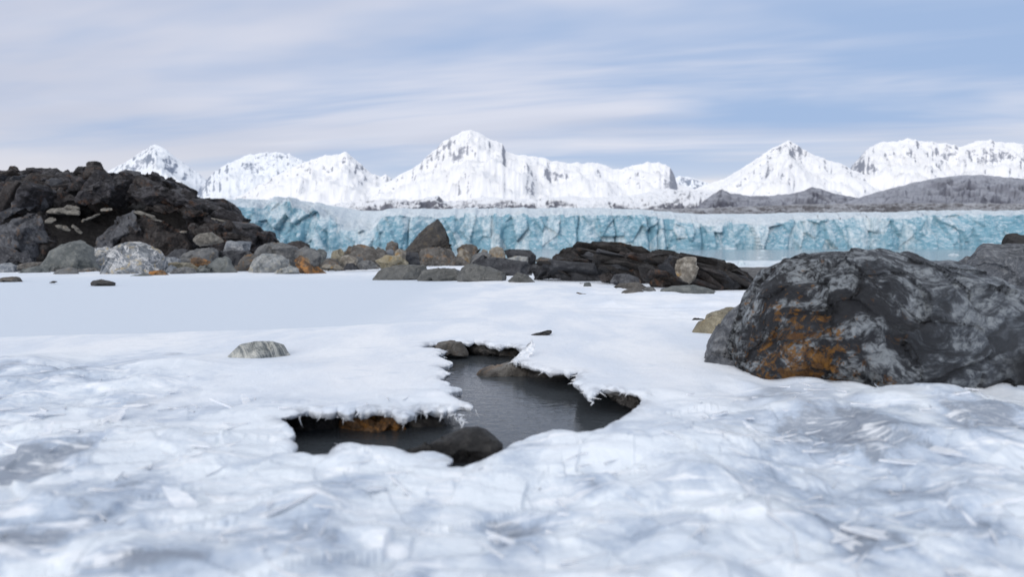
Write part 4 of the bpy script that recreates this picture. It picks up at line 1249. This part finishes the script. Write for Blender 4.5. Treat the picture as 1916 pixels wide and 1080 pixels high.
part(OC, 'ledge', 1, [(560, 430), (620, 310), (690, 285), (760, 255), (840, 260), (870, 320), (830, 390), (760, 430), (650, 460)], 19.6, 'slate', lean=0.4, sink=0, thick=0.3, facets=8, rough=0.06, vor=0.1, nvor=24)
part(OC, 'ledge', 1, [(960, 400), (1000, 330), (1080, 300), (1200, 310), (1330, 360), (1440, 420), (1500, 460), (1540, 495), (1400, 470), (1200, 440), (1060, 455)], 19.4, 'slate', lean=0.5, sink=0, thick=0.2, facets=8,
     rough=0.05, vor=0.1, nvor=30)
part(OC, 'ledge', 1, [(1030, 470), (1150, 450), (1300, 455), (1440, 480), (1560, 520), (1560, 545), (1400, 540), (1280, 530), (1130, 500)], 19.6, 'slate2', lean=0.6, sink=0, thick=0.2, facets=6, rough=0.05, vor=0.08, nvor=20)
part(OC, 'ledge', 1, [(0, 330), (60, 260), (200, 250), (330, 290), (420, 330), (380, 420), (240, 440), (60, 420)], 20.2, 'slate2', lean=0.4, sink=0, thick=0.25, facets=9, rough=0.06, vor=0.12, nvor=40)
part(OC, 'ledge', 1, [(-300, 420), (-300, 300), (-120, 260), (20, 280), (60, 360), (40, 440), (-100, 460)], 20.0, 'slate', lean=0.4, sink=0, thick=0.25, facets=9, rough=0.06, vor=0.12, nvor=40)
part(OC, 'ledge', 1, [(1390, 640), (1480, 580), (1620, 590), (1640, 640), (1700, 680), (1900, 700), (1900, 740), (1700, 730), (1560, 690), (1420, 700)], 18.8, 'slate2', lean=0.5, sink=0, thick=0.25, facets=9, rough=0.06,
     vor=0.12, nvor=30)

# the outcrop breaks into tilted slabs of slate
fx_, fy_, fd_ = front_of([o for o in OC.children if o.name.startswith(('rock_crown', 'rock_ridge', 'rock_shoulder', 'slab', 'fin'))])
rng = np.random.default_rng(19)
TOP = np.array([(-60, 318), (35, 317), (75, 314), (135, 317), (200, 324), (260, 325), (300, 327), (330, 338), (368, 357), (375, 366), (410, 372), (432, 390), (470, 425), (520, 460)], float)
LOW = np.array([(-60, 382), (100, 384), (190, 380), (260, 382), (350, 388), (400, 400), (440, 440), (520, 475)], float)
made = 0
while made < 78:
    x = rng.uniform(-50, 505); t0, l0 = np.interp(x, TOP[:, 0], TOP[:, 1]), np.interp(x, LOW[:, 0], LOW[:, 1])
    f = rng.uniform(0.06, 0.95)
    y = t0 + (l0 - t0) * f + 3
    m = (np.abs(fx_ - x) < 4) & (np.abs(fy_ - y) < 3)
    if not m.any(): continue
    Y = fd_[m].min()
    s = Y / FPX
    w = rng.uniform(26, 74) * (1.0 if f > 0.25 else 0.6); h = rng.uniform(9, 26) * (1.0 if f > 0.25 else 0.6)
    if x < 120: roll = rng.normal(-0.95, 0.35)
    elif x < 230: roll = rng.normal(-0.45, 0.5)
    else: roll = rng.normal(0.36, 0.16)
    if y - abs(math.sin(roll)) * w * .5 - h * .5 < t0 - 2: continue
    block(OC, 'slab_layer', x, y, Y + 0.14, w * s, h * s, rng.uniform(0.5, 1.1), roll, rng.normal(-0.25, 0.3), rng.normal(0, 0.35), ['slate', 'slate', 'slate2', 'slate_face'][rng.integers(4)], int(rng.integers(1e6)))
    made += 1

SL = 'loose slate slabs in the hollows of the dark outcrop'


def slab(z, pts, Y, label, mat='slab', tilt=0.9, thick=0.22, name='slate_slab', cat='slab', group=SL, **kw):
    kw = {**dict(sub=5, facets=3, rough=0.03, lean=tilt, box=0.9, sink=0), **kw}
    return stone(z, pts, Y, mat, label, name=name, cat=cat, group=group, thick=thick, **kw)


slab(1, [(340, 500), (365, 478), (470, 470), (560, 485), (615, 515), (625, 530), (480, 525), (350, 515)], 18.7, 'widest pale slate slab jammed in the left hollow of the outcrop')
slab(1, [(468, 475), (485, 452), (540, 455), (585, 470), (600, 495), (520, 490)], 18.9, 'pale slab with a square end lying on the widest slab of the left hollow')
slab(1, [(330, 570), (350, 545), (400, 545), (413, 565), (385, 592), (345, 590)], 18.5, 'small roundish tan slab at the left end of the left hollow')
slab(1, [(395, 605), (420, 600), (480, 608), (535, 645), (520, 650), (430, 630)], 18.4, 'tan slab slanting down to the right, low in the left hollow')
slab(1, [(500, 600), (520, 598), (580, 635), (627, 665), (615, 672), (560, 645)], 18.4, 'thin pale slab leaning beside the low tan slab of the left hollow')
slab(1, [(598, 580), (640, 550), (720, 512), (728, 520), (680, 555), (612, 585)], 18.5, 'thin slab rising to the right between the left hollow and the slate fin')
slab(1, [(745, 485), (770, 473), (830, 475), (842, 490), (800, 502), (755, 500)], 18.5, 'small bright pale slab under the ledge above the slate fin')
slab(1, [(965, 500), (1000, 492), (1080, 510), (1170, 545), (1215, 580), (1190, 578), (1090, 545), (1000, 515)], 18.4, 'long thin slab sticking out under the central ledge')
slab(1, [(1560, 550), (1620, 555), (1690, 575), (1690, 583), (1620, 575)], 18.6, 'narrow pale slab high on the right tail of the outcrop')
slab(1, [(1335, 655), (1350, 645), (1390, 647), (1395, 660), (1360, 665)], 18.2, 'small whitish chip below the dark hollow of the outcrop')
slab(1, [(1415, 715), (1480, 668), (1560, 655), (1620, 688), (1672, 730), (1560, 757), (1500, 765)], 17.0, 'broad tan grey slab tilted towards the shore at the right foot of the outcrop', thick=0.3, tilt=0.6, facets=5)
slab(1, [(640, 190), (638, 135), (655, 125), (715, 125), (735, 135), (735, 160), (820, 175), (832, 210), (640, 215)], 21.9, 'square brown block standing on the highest ridge of the outcrop', mat='slate2', tilt=0.1, thick=0.4, facets=5,
     name='stone_block', cat='stone', group=None, sink=0.7)
slab(1, [(550, 190), (580, 165), (640, 160), (650, 200), (600, 205)], 21.9, 'dark stone on the ridge left of the square brown block', mat='slate', tilt=0.2, thick=0.4, name='stone_block', cat='stone', group=None, sink=0.7)
slab(1, [(62, 180), (75, 160), (110, 160), (150, 180), (120, 192)], 21.6, 'small brown stone on the ridge near the left end of the outcrop', mat='slate2', tilt=0.2, thick=0.4, name='stone_block', cat='stone', group=None, sink=0.7)

# ------------------------------------------------------------------ shore stones
G = 'stones along the edge of the snow'
def sh(z, pts, Y, mat, label, **kw):
    kw.setdefault('sub', 6 if np.ptp(np.array(pts)[:, 0]) > 180 else 5)
    kw.setdefault('rough', 0.045)
    stone(z, pts, Y, mat, label, group=G, **kw)


sh(1, [(305, 950), (315, 900), (330, 860), (400, 790), (470, 740), (535, 713), (590, 735), (640, 780), (690, 850), (735, 930), (700, 955), (430, 960)], 14.3, 'green',
   'large smooth grey green boulder with a pointed top left of the white veined boulder', facets=6, vor=0.03, lean=0.4)
sh(1, [(768, 965), (775, 880), (800, 840), (850, 770), (920, 730), (1000, 725), (1070, 750), (1150, 790), (1210, 840), (1230, 900), (1220, 960), (1130, 970), (900, 972)], 13.1, 'vein',
   'rounded boulder with white veins and a cream patch, largest at the foot of the outcrop', sub=7, facets=9, vor=0.05, lean=0.35)
sh(1, [(640, 790), (690, 775), (760, 765), (830, 775), (850, 830), (790, 900), (720, 940), (670, 870)], 15.2, 'vein', 'whitish rust flecked stone wedged between the two biggest boulders under the outcrop', ground=-0.1)
sh(1, [(395, 968), (440, 935), (500, 918), (560, 930), (585, 962), (570, 975), (420, 975)], 12.8, 'grey', 'low domed stone on the snow in front of the smooth grey green boulder', lean=0.5)
sh(1, [(140, 968), (180, 930), (260, 908), (330, 932), (375, 962), (300, 972)], 13.4, 'green', 'flat grey stone left of the low domed stone', lean=0.5)
sh(1, [(-60, 965), (0, 890), (60, 885), (110, 910), (135, 955), (100, 968)], 13.6, 'bluegrey', 'blue grey stone at the left picture edge below the slate slabs')
sh(1, [(90, 930), (150, 892), (220, 880), (310, 880), (330, 925), (240, 945)], 15.2, 'brown', 'dull brown flat stone behind the flat grey stone at the left', ground=-0.1)
sh(1, [(-60, 1012), (20, 995), (90, 988), (160, 1003), (168, 1015), (60, 1020)], None, 'brown', 'thin brown grey stone lying alone on the snow at the left edge', lean=0.6, sink=0.4)
sh(1, [(655, 1045), (690, 1018), (750, 1008), (850, 1025), (862, 1042), (760, 1048)], None, 'wet', 'thin blackish stone alone on the snow below the white veined boulder', lean=0.6, sink=0.4)
sh(1, [(366, 1030), (395, 1020), (428, 1026), (400, 1033)], None, 'wet', 'tiny dark pebble on the snow left of the thin blackish stone', sink=0.4, sub=4)
sh(1, [(885, 1022), (960, 985), (1080, 960), (1140, 985), (1158, 1010), (1000, 1026)], 12.0, 'green', 'flat grey slab on the snow touching the foot of the white veined boulder', lean=0.6)
sh(1, [(1090, 975), (1120, 950), (1190, 940), (1270, 978), (1268, 994), (1170, 998)], 12.3, 'rust', 'orange brown low stone at the right foot of the white veined boulder', lean=0.5)
sh(1, [(1222, 970), (1235, 920), (1270, 900), (1312, 920), (1300, 968)], 13.2, 'bluegrey', 'small blue grey stone squeezed between the veined boulder and a grey slab')
sh(1, [(1245, 978), (1300, 930), (1380, 915), (1440, 930), (1480, 968), (1360, 984)], 12.9, 'grey', 'grey stone in front of the yellowish log shaped stone', lean=0.45)
sh(1, [(1225, 890), (1300, 880), (1420, 888), (1485, 915), (1470, 945), (1380, 940), (1240, 930)], 13.9, 'yellow', 'yellowish log shaped stone right of the white veined boulder', ground=-0.05)
sh(1, [(1395, 895), (1420, 850), (1480, 845), (1560, 875), (1545, 905), (1440, 910)], 14.5, 'rust', 'bright orange stone above the yellowish log shaped stone', ground=-0.05)
sh(1, [(1215, 880), (1235, 845), (1290, 840), (1340, 860), (1320, 890)], 14.8, 'bluegrey', 'pale blue grey cobble above the left end of the log shaped stone', ground=-0.05)
sh(1, [(1340, 850), (1370, 820), (1450, 785), (1570, 768), (1610, 800), (1622, 860), (1560, 890), (1420, 900)], 15.6, 'grey', 'big angular grey stone behind the bright orange stone', ground=-0.08, vor=0.04)
sh(1, [(1230, 830), (1290, 785), (1360, 780), (1400, 800), (1360, 850), (1260, 870)], 16.2, 'darkblue', 'dark stone in shade below the brown shoulder of the outcrop', ground=-0.08)
sh(1, [(1465, 935), (1490, 905), (1580, 860), (1660, 835), (1720, 855), (1725, 900), (1780, 942), (1700, 965), (1500, 968)], 13.2, 'green', 'wedge shaped grey green stone at the snow edge below the tan slab', vor=0.04, lean=0.4)
sh(1, [(1740, 910), (1800, 830), (1860, 815), (1930, 840), (1925, 935), (1790, 950)], 14.0, 'brown', 'brown stone between the wedge shaped stone and the pale capped boulder', ground=-0.05)
sh(1, [(1668, 770), (1690, 720), (1850, 725), (1868, 792), (1740, 790)], 16.4, 'bluegrey', 'square blue grey block with one white stripe at the tail of the outcrop', box=0.6, ground=-0.1, sink=0)
sh(1, [(1600, 880), (1630, 800), (1720, 790), (1860, 800), (1900, 860), (1800, 900)], 16.0, 'darkblue', 'dark stone under the square blue grey block', ground=-0.1)
sh(2, [(230, 640), (260, 590), (330, 530), (400, 490), (500, 495), (600, 525), (660, 580), (650, 650), (560, 670), (420, 670), (290, 670)], 15.2, 'grey', 'large stone with slanting layers behind the pale capped boulder', strata=0.02,
   sfreq=9, sdir=(-0.4, 0.1, 1), ground=-0.08, sub=7)
sh(2, [(245, 690), (290, 620), (360, 575), (450, 580), (540, 610), (570, 660), (600, 690), (560, 730), (400, 732), (270, 728)], 13.2, 'pale', 'pale capped rounded boulder at the snow edge left of the black wedge', vor=0.03, sub=7)
sh(2, [(440, 715), (500, 690), (570, 668), (635, 690), (637, 726), (520, 732)], 12.7, 'pale', 'light stone with white flecks at the right foot of the pale capped boulder')
sh(2, [(588, 620), (640, 588), (700, 620), (790, 680), (852, 722), (740, 730), (640, 728), (620, 680)], 13.0, 'rust', 'black and rust wedge pointing right at the snow edge', vor=0.05, lean=0.3)
sh(2, [(540, 500), (580, 482), (640, 480), (700, 515), (735, 540), (650, 555), (560, 530)], 17.2, 'slate2', 'low dark brown rock where the outcrop meets the stones', ground=-0.1)
sh(2, [(600, 570), (670, 520), (750, 545), (800, 590), (790, 650), (720, 665), (650, 630)], 14.6, 'grey', 'grey slanted stone behind the black and rust wedge', ground=-0.05, vor=0.04)
sh(2, [(740, 565), (790, 538), (835, 570), (832, 625), (770, 640)], 15.6, 'green', 'upright roundish grey green stone right of the slanted grey stone', ground=-0.08)
sh(2, [(855, 605), (880, 560), (940, 540), (965, 570), (945, 620)], 16.6, 'yellow', 'small yellow brown stone in front of the blue ice, left of the long striped boulder', ground=-0.1)
sh(2, [(935, 575), (1000, 525), (1080, 505), (1200, 520), (1300, 560), (1295, 605), (1180, 625), (1020, 615)], 17.0, 'brown', 'long brown grey striped boulder in front of the glacier', ground=-0.1, strata=0.015, sfreq=10, sub=7)
sh(2, [(1245, 590), (1280, 550), (1330, 545), (1350, 590), (1300, 610)], 17.4, 'bluegrey', 'blue grey stone at the right end of the long striped boulder', ground=-0.1)
sh(2, [(925, 645), (950, 595), (1010, 585), (1072, 620), (1062, 665), (960, 670)], 15.0, 'tan', 'tan boulder below the long striped boulder', ground=-0.05)
sh(2, [(785, 655), (840, 612), (910, 618), (945, 650), (850, 685)], 14.6, 'brown', 'brown grey stone left of the tan boulder', ground=-0.05)
sh(2, [(1010, 650), (1060, 600), (1100, 600), (1120, 640), (1060, 670)], 15.6, 'grey', 'mid grey stone behind the right shoulder of the tan boulder', ground=-0.05)
sh(2, [(785, 692), (830, 655), (930, 660), (980, 688), (900, 704)], 14.1, 'tan', 'flat light brown stone at the snow edge below the tan boulder', lean=0.5)
sh(2, [(965, 688), (990, 650), (1040, 648), (1085, 690), (1020, 696)], 14.0, 'darkblue', 'small black grey stone right of the flat light brown stone')
sh(2, [(1045, 670), (1100, 630), (1170, 628), (1235, 672), (1140, 692)], 14.1, 'grey', 'grey stone left of the yellow brown boulder at the snow edge', lean=0.45)
sh(2, [(1200, 630), (1290, 585), (1400, 600), (1455, 640), (1435, 675), (1260, 682), (1240, 655)], 14.6, 'yellow', 'yellow brown boulder below the round tan cobble', sub=6, vor=0.03)
sh(2, [(1280, 505), (1320, 480), (1370, 500), (1388, 535), (1340, 560), (1290, 545)], 18.3, 'brown', 'small brown stone at the left foot of the dark pyramid rock', ground=-0.1)
sh(2, [(1342, 565), (1380, 538), (1432, 560), (1428, 595), (1370, 605)], 16.7, 'tan', 'round tan cobble left of the speckled block', ground=-0.08)
sh(2, [(1400, 600), (1440, 565), (1520, 570), (1540, 610), (1480, 625), (1420, 620)], 17.2, 'darkblue', 'dark flat stone between the round tan cobble and the speckled block', ground=-0.08)
sh(3, [(262, 320), (280, 295), (350, 250), (420, 215), (480, 160), (545, 110), (580, 150), (610, 205), (650, 260), (688, 330), (640, 360), (400, 360), (300, 345)], 20.5, 'pyramid',
   'tall dark pyramid shaped rock standing before the ice cliff', sub=7, facets=2, chips=5, chip=0.3, vor=0.05, nvor=24, strata=0.02, sfreq=9, sdir=(-0.25, 0.1, 1), ground=-0.2, lean=0.3, thick=0.35, box=0.8)
sh(3, [(398, 440), (405, 360), (460, 335), (560, 328), (660, 350), (692, 400), (682, 462), (560, 470), (450, 466)], 18.5, 'brown', 'rounded speckled brown grey block in front of the pyramid rock', sub=6, box=0.65)
sh(3, [(636, 468), (660, 420), (720, 400), (790, 440), (792, 472)], 17.9, 'brown', 'small brown stone at the right foot of the speckled block')
sh(3, [(688, 395), (720, 340), (760, 343), (803, 390), (795, 440), (740, 420)], 18.9, 'tan', 'whitish tan stone right of the speckled block', ground=-0.08)
sh(3, [(685, 345), (750, 305), (850, 310), (870, 350), (800, 395), (720, 365)], 20.4, 'brown', 'grey brown stone right of the pyramid rock', ground=-0.1)
sh(3, [(920, 375), (950, 345), (990, 323), (1040, 335), (1092, 410), (990, 425)], 19.3, 'tan', 'grey stone with a yellowish right face left of the flat dark slab', ground=-0.1)
sh(3, [(785, 440), (820, 385), (900, 362), (965, 390), (910, 425), (830, 465)], 18.2, 'grey', 'grey stone leaning behind the dark flat rock', ground=-0.05)
sh(3, [(855, 370), (890, 343), (928, 355), (922, 382)], 20.4, 'tan', 'small pale stone peeking over the leaning grey stone', ground=-0.1)
sh(3, [(1045, 355), (1100, 342), (1250, 352), (1292, 380), (1282, 412), (1200, 412), (1090, 395)], 20.2, 'darkblue', 'flat dark slab shaped rock just before the fjord water', ground=-0.12, box=0.65)
sh(3, [(1075, 415), (1150, 395), (1230, 403), (1230, 435), (1110, 435)], 18.8, 'pale', 'pale flat stone under the flat dark slab shaped rock', ground=-0.08)
sh(3, [(1285, 420), (1330, 403), (1400, 413), (1415, 435), (1310, 440)], 19.3, 'brown', 'small brown stone at the left end of the black bedrock before the water', ground=-0.1)
sh(3, [(805, 470), (830, 430), (880, 390), (960, 403), (1100, 420), (1240, 440), (1262, 500), (1255, 560), (1050, 540), (940, 500)], 12.2, 'darkblue', 'long smooth dark blue grey rock behind the row of olive slabs',
   sub=7, ground=-0.05, vor=0.03, lean=0.4, thick=0.25)
R2 = dict(sub=6, facets=7, rough=0.05, vor=0.04, lean=0.45, thick=0.35)
sh(3, [(62, 568), (80, 530), (130, 490), (260, 463), (400, 458), (475, 470), (485, 505), (430, 550), (390, 570), (250, 570), (100, 578)], 10.8, 'slatefront', 'leftmost olive grey rock of the low row on the snow', **R2)
sh(3, [(395, 565), (440, 500), (560, 485), (680, 490), (745, 520), (725, 575), (560, 588), (430, 580)], 10.4, 'slatefront', 'second olive grey rock of the low row, with a flat top', **R2)
sh(3, [(680, 585), (720, 500), (760, 460), (820, 455), (950, 480), (1050, 520), (1115, 560), (1105, 594), (900, 596)], 10.0, 'slatefront', 'longest olive grey rock of the low row, highest at its left end', **R2)
sh(3, [(1075, 575), (1150, 515), (1230, 540), (1290, 585), (1292, 610), (1180, 606), (1100, 596)], 9.5, 'slatefront', 'small rounded end rock at the right of the low row', **R2)
sh(3, [(1638, 628), (1650, 597), (1680, 592), (1702, 597), (1708, 628)], None, 'green', 'small square stone alone on the snow in front of the black bedrock', sink=0.3)
sh(3, [(1600, 607), (1620, 598), (1645, 600), (1645, 610)], None, 'brown', 'tiny chip left of the small square stone', sink=0.3, sub=4)
sh(4, [(580, 545), (640, 520), (780, 510), (835, 540), (840, 562), (700, 558)], 7.6, 'brown', 'upper flat plate of the broken slate pile on the snow', lean=0.5, thick=0.3, vor=0.06)
sh(4, [(628, 602), (680, 570), (760, 555), (800, 560), (830, 600), (700, 614)], 7.2, 'brown', 'lower splintered plate of the broken slate pile', lean=0.5, thick=0.3, vor=0.08)
sh(4, [(780, 600), (840, 550), (890, 550), (925, 588), (880, 612)], 7.25, 'grey', 'grey end piece of the broken slate pile beside the smooth mound', lean=0.4, vor=0.06)
sh(4, [(895, 615), (960, 560), (1040, 540), (1200, 532), (1300, 555), (1380, 590), (1432, 632), (1300, 640), (1000, 636)], 6.9, 'green', 'smooth grey mound shaped stone in front of the black layered bedrock', sub=6, facets=4, rough=0.03, lean=0.4)

# ------------------------------------------------------------------ the black bedrock right of centre
BR = empty('bedrock', (1.2, 9.6, 0.0))
tag(BR, 'black layered bedrock hump with rust streaks right of the centre', 'bedrock')
BK = dict(sink=0.02, facets=8, rough=0.05, chips=60, chip=0.14, cdepth=0.025, vor=0.05, nvor=50, strata=0.03, sfreq=13, sdir=(0.35, 0.15, 1.0))
part(BR, 'rock_crown', 4, [(125, 520), (140, 350), (160, 290), (240, 250), (330, 240), (420, 210), (510, 203), (590, 212), (650, 235), (740, 228), (820, 250), (880, 270), (930, 310), (980, 420), (900, 520), (500, 530)], 10.8,
     'black', ground=-0.05, sub=7, lean=0.4, thick=0.3, **BK)
part(BR, 'rock_shoulder', 4, [(840, 330), (890, 275), (960, 265), (1050, 275), (1110, 300), (1135, 340), (1080, 440), (1080, 540), (950, 550), (870, 430)], 10.2, 'black', ground=-0.05, sub=7, lean=0.4, thick=0.35, **BK)
part(BR, 'rock_slope', 3, [(1235, 480), (1250, 440), (1330, 438), (1500, 478), (1700, 500), (1840, 590), (1600, 592), (1290, 586), (1252, 540)], 10.0, 'darkblue', lean=0.5, thick=0.2, sub=7, sink=0.1, facets=6, rough=0.04,
     vor=0.03, nvor=30)
part(BR, 'rock_slope', 4, [(0, 420), (100, 355), (300, 330), (560, 340), (640, 420), (560, 500), (300, 520), (0, 510)], 10.2, 'darkblue', lean=0.5, thick=0.2, sub=7, sink=0.1, facets=7, rough=0.045, vor=0.05, nvor=40)
part(BR, 'rock_lump', 4, [(555, 390), (640, 345), (760, 312), (830, 350), (880, 420), (905, 520), (800, 535), (650, 500)], 9.4, 'slate2', ground=-0.05, lean=0.35, thick=0.3, **BK)
part(BR, 'rock_lump', 4, [(475, 465), (560, 428), (605, 450), (575, 520), (500, 510)], 9.2, 'slate2', lean=0.35, thick=0.35, **BK)
part(BR, 'rock_lump', 4, [(560, 510), (600, 455), (690, 445), (780, 480), (810, 520), (600, 525)], 8.9, 'slate_face', lean=0.4, thick=0.35, facets=5, rough=0.03, sink=0.1)
part(BR, 'rock_lump', 4, [(850, 520), (900, 458), (980, 480), (1085, 525), (980, 555), (870, 545)], 8.5, 'slate2', lean=0.4, thick=0.35, **BK)
part(BR, 'rock_tail', 4, [(1140, 560), (1180, 420), (1210, 322), (1300, 318), (1420, 345), (1500, 380), (1600, 440), (1680, 500), (1715, 560), (1670, 618), (1520, 625), (1300, 620)], 8.0, 'black', ground=-0.05, sub=7, lean=0.4,
     thick=0.3, **{**BK, 'strata': 0.045, 'sdir': (0.55, 0.15, 1.0), 'sfreq': 15})
fx_, fy_, fd_ = front_of([o for o in BR.children])
TOP = np.array([(1035, 490), (1045, 470), (1075, 463), (1110, 454), (1150, 455), (1190, 460), (1230, 468), (1275, 475), (1290, 484), (1325, 482), (1355, 488), (1400, 512), (1428, 545)], float)
LOW = np.array([(1035, 510), (1120, 500), (1200, 515), (1260, 530), (1330, 545), (1428, 552)], float)
made = 0
while made < 58:
    x = rng.uniform(1040, 1425); t0, l0 = np.interp(x, TOP[:, 0], TOP[:, 1]), np.interp(x, LOW[:, 0], LOW[:, 1])
    y = t0 + (l0 - t0) * rng.uniform(0.12, 0.95) + 2
    m = (np.abs(fx_ - x) < 4) & (np.abs(fy_ - y) < 3)
    if not m.any(): continue
    Y = fd_[m].min(); s = Y / FPX
    w = rng.uniform(28, 95); h = rng.uniform(5, 14); roll = rng.normal(0.42 if x > 1290 else 0.25, 0.12)
    if y - abs(math.sin(roll)) * w * .5 - h * .5 < t0 - 1: continue
    block(BR, 'slab_layer', x, y, Y + 0.05, w * s, h * s, rng.uniform(0.2, 0.45), roll, rng.normal(-0.3, 0.25), rng.normal(0, 0.3), ['black', 'black', 'darkblue', 'slate2'][rng.integers(4)], int(rng.integers(1e6)))
    made += 1
stone(4, [(1048, 410), (1080, 340), (1140, 320), (1216, 323), (1226, 400), (1200, 480), (1168, 524), (1110, 500), (1060, 455)], 7.45, 'tan', 'pale grey tan stone wedged upright between two humps of the black bedrock', sub=6,
      facets=7, lean=0.1, rough=0.04, vor=0.04, sink=0.02, thick=0.3)

# ------------------------------------------------------------------ small icebergs on the fjord
for i, (px, py, w, h, lab) in enumerate([(1368, 466, 26, 4, 'white ice chunk floating at the foot of the cliff above the bedrock tail'),
                                         (1432, 470, 24, 2.2, 'grey flat ice floe on the fjord, the farther of two slim ones'),
                                         (1428, 483, 30, 2.6, 'grey flat ice floe on the fjord, the nearer of two slim ones'),
                                         (1468, 483, 12, 3.4, 'small dark ice lump right of the slim floes'),
                                         (1786, 478, 24, 5, 'bright white ice chunk floating above the lichen boulder'),
                                         (1388, 492, 14, 9, 'white ice block stranded in the slush by the bedrock tail')]):
    if py > 490: Y = 88.0
    else: Y = min(700.0, (WATER_Z - CAM_Z) / slope(max(py, 466)))
    stone(0, [(px - w / 2, py + h * .3), (px - w * .35, py - h * .4), (px - w * .1, py - h * .7), (px + w * .2, py - h * .5), (px + w / 2, py + h * .2), (px + w * .2, py + h * .4), (px - w * .3, py + h * .4)], Y, 'berg', lab,
          name='ice_floe', cat='ice floe', group='ice floes on the fjord', sub=4, facets=5, rough=0.08, sink=0.2)

# ------------------------------------------------------------------ pebbles washed in between the stones
rng = np.random.default_rng(31)
V0, F0 = ico(2)
VV, FF = [], []
for k in range(420):
    px = rng.uniform(-20, 1060); Y = np.interp(px, [-20, 300, 620, 700, 860, 1060], [13.6, 13.4, 14.2, 15.2, 18.0, 12.5]) + abs(rng.normal(0, 0.9)) + 0.1
    x = (px - 958) / FPX * Y
    s_ = 0.03 + 0.07 * rng.random() ** 2
    P = V0 * rng.uniform(0.6, 1.1, 3) * s_ * np.array([1.2, 1.0, 0.65])
    P *= (1 + 0.25 * rng.normal(0, 1, (len(P), 1)))
    zz = 0.0 if Y < 17 else -0.03
    VV.append(P + np.array([x, Y, zz + s_ * 0.15])); FF.append(F0 + k * len(V0))
tag(mesh_obj('pebbles', np.concatenate(VV), np.concatenate(FF), M['pebble'], smooth=False), 'small pebbles scattered between the shore stones', 'pebbles', kind='stuff')
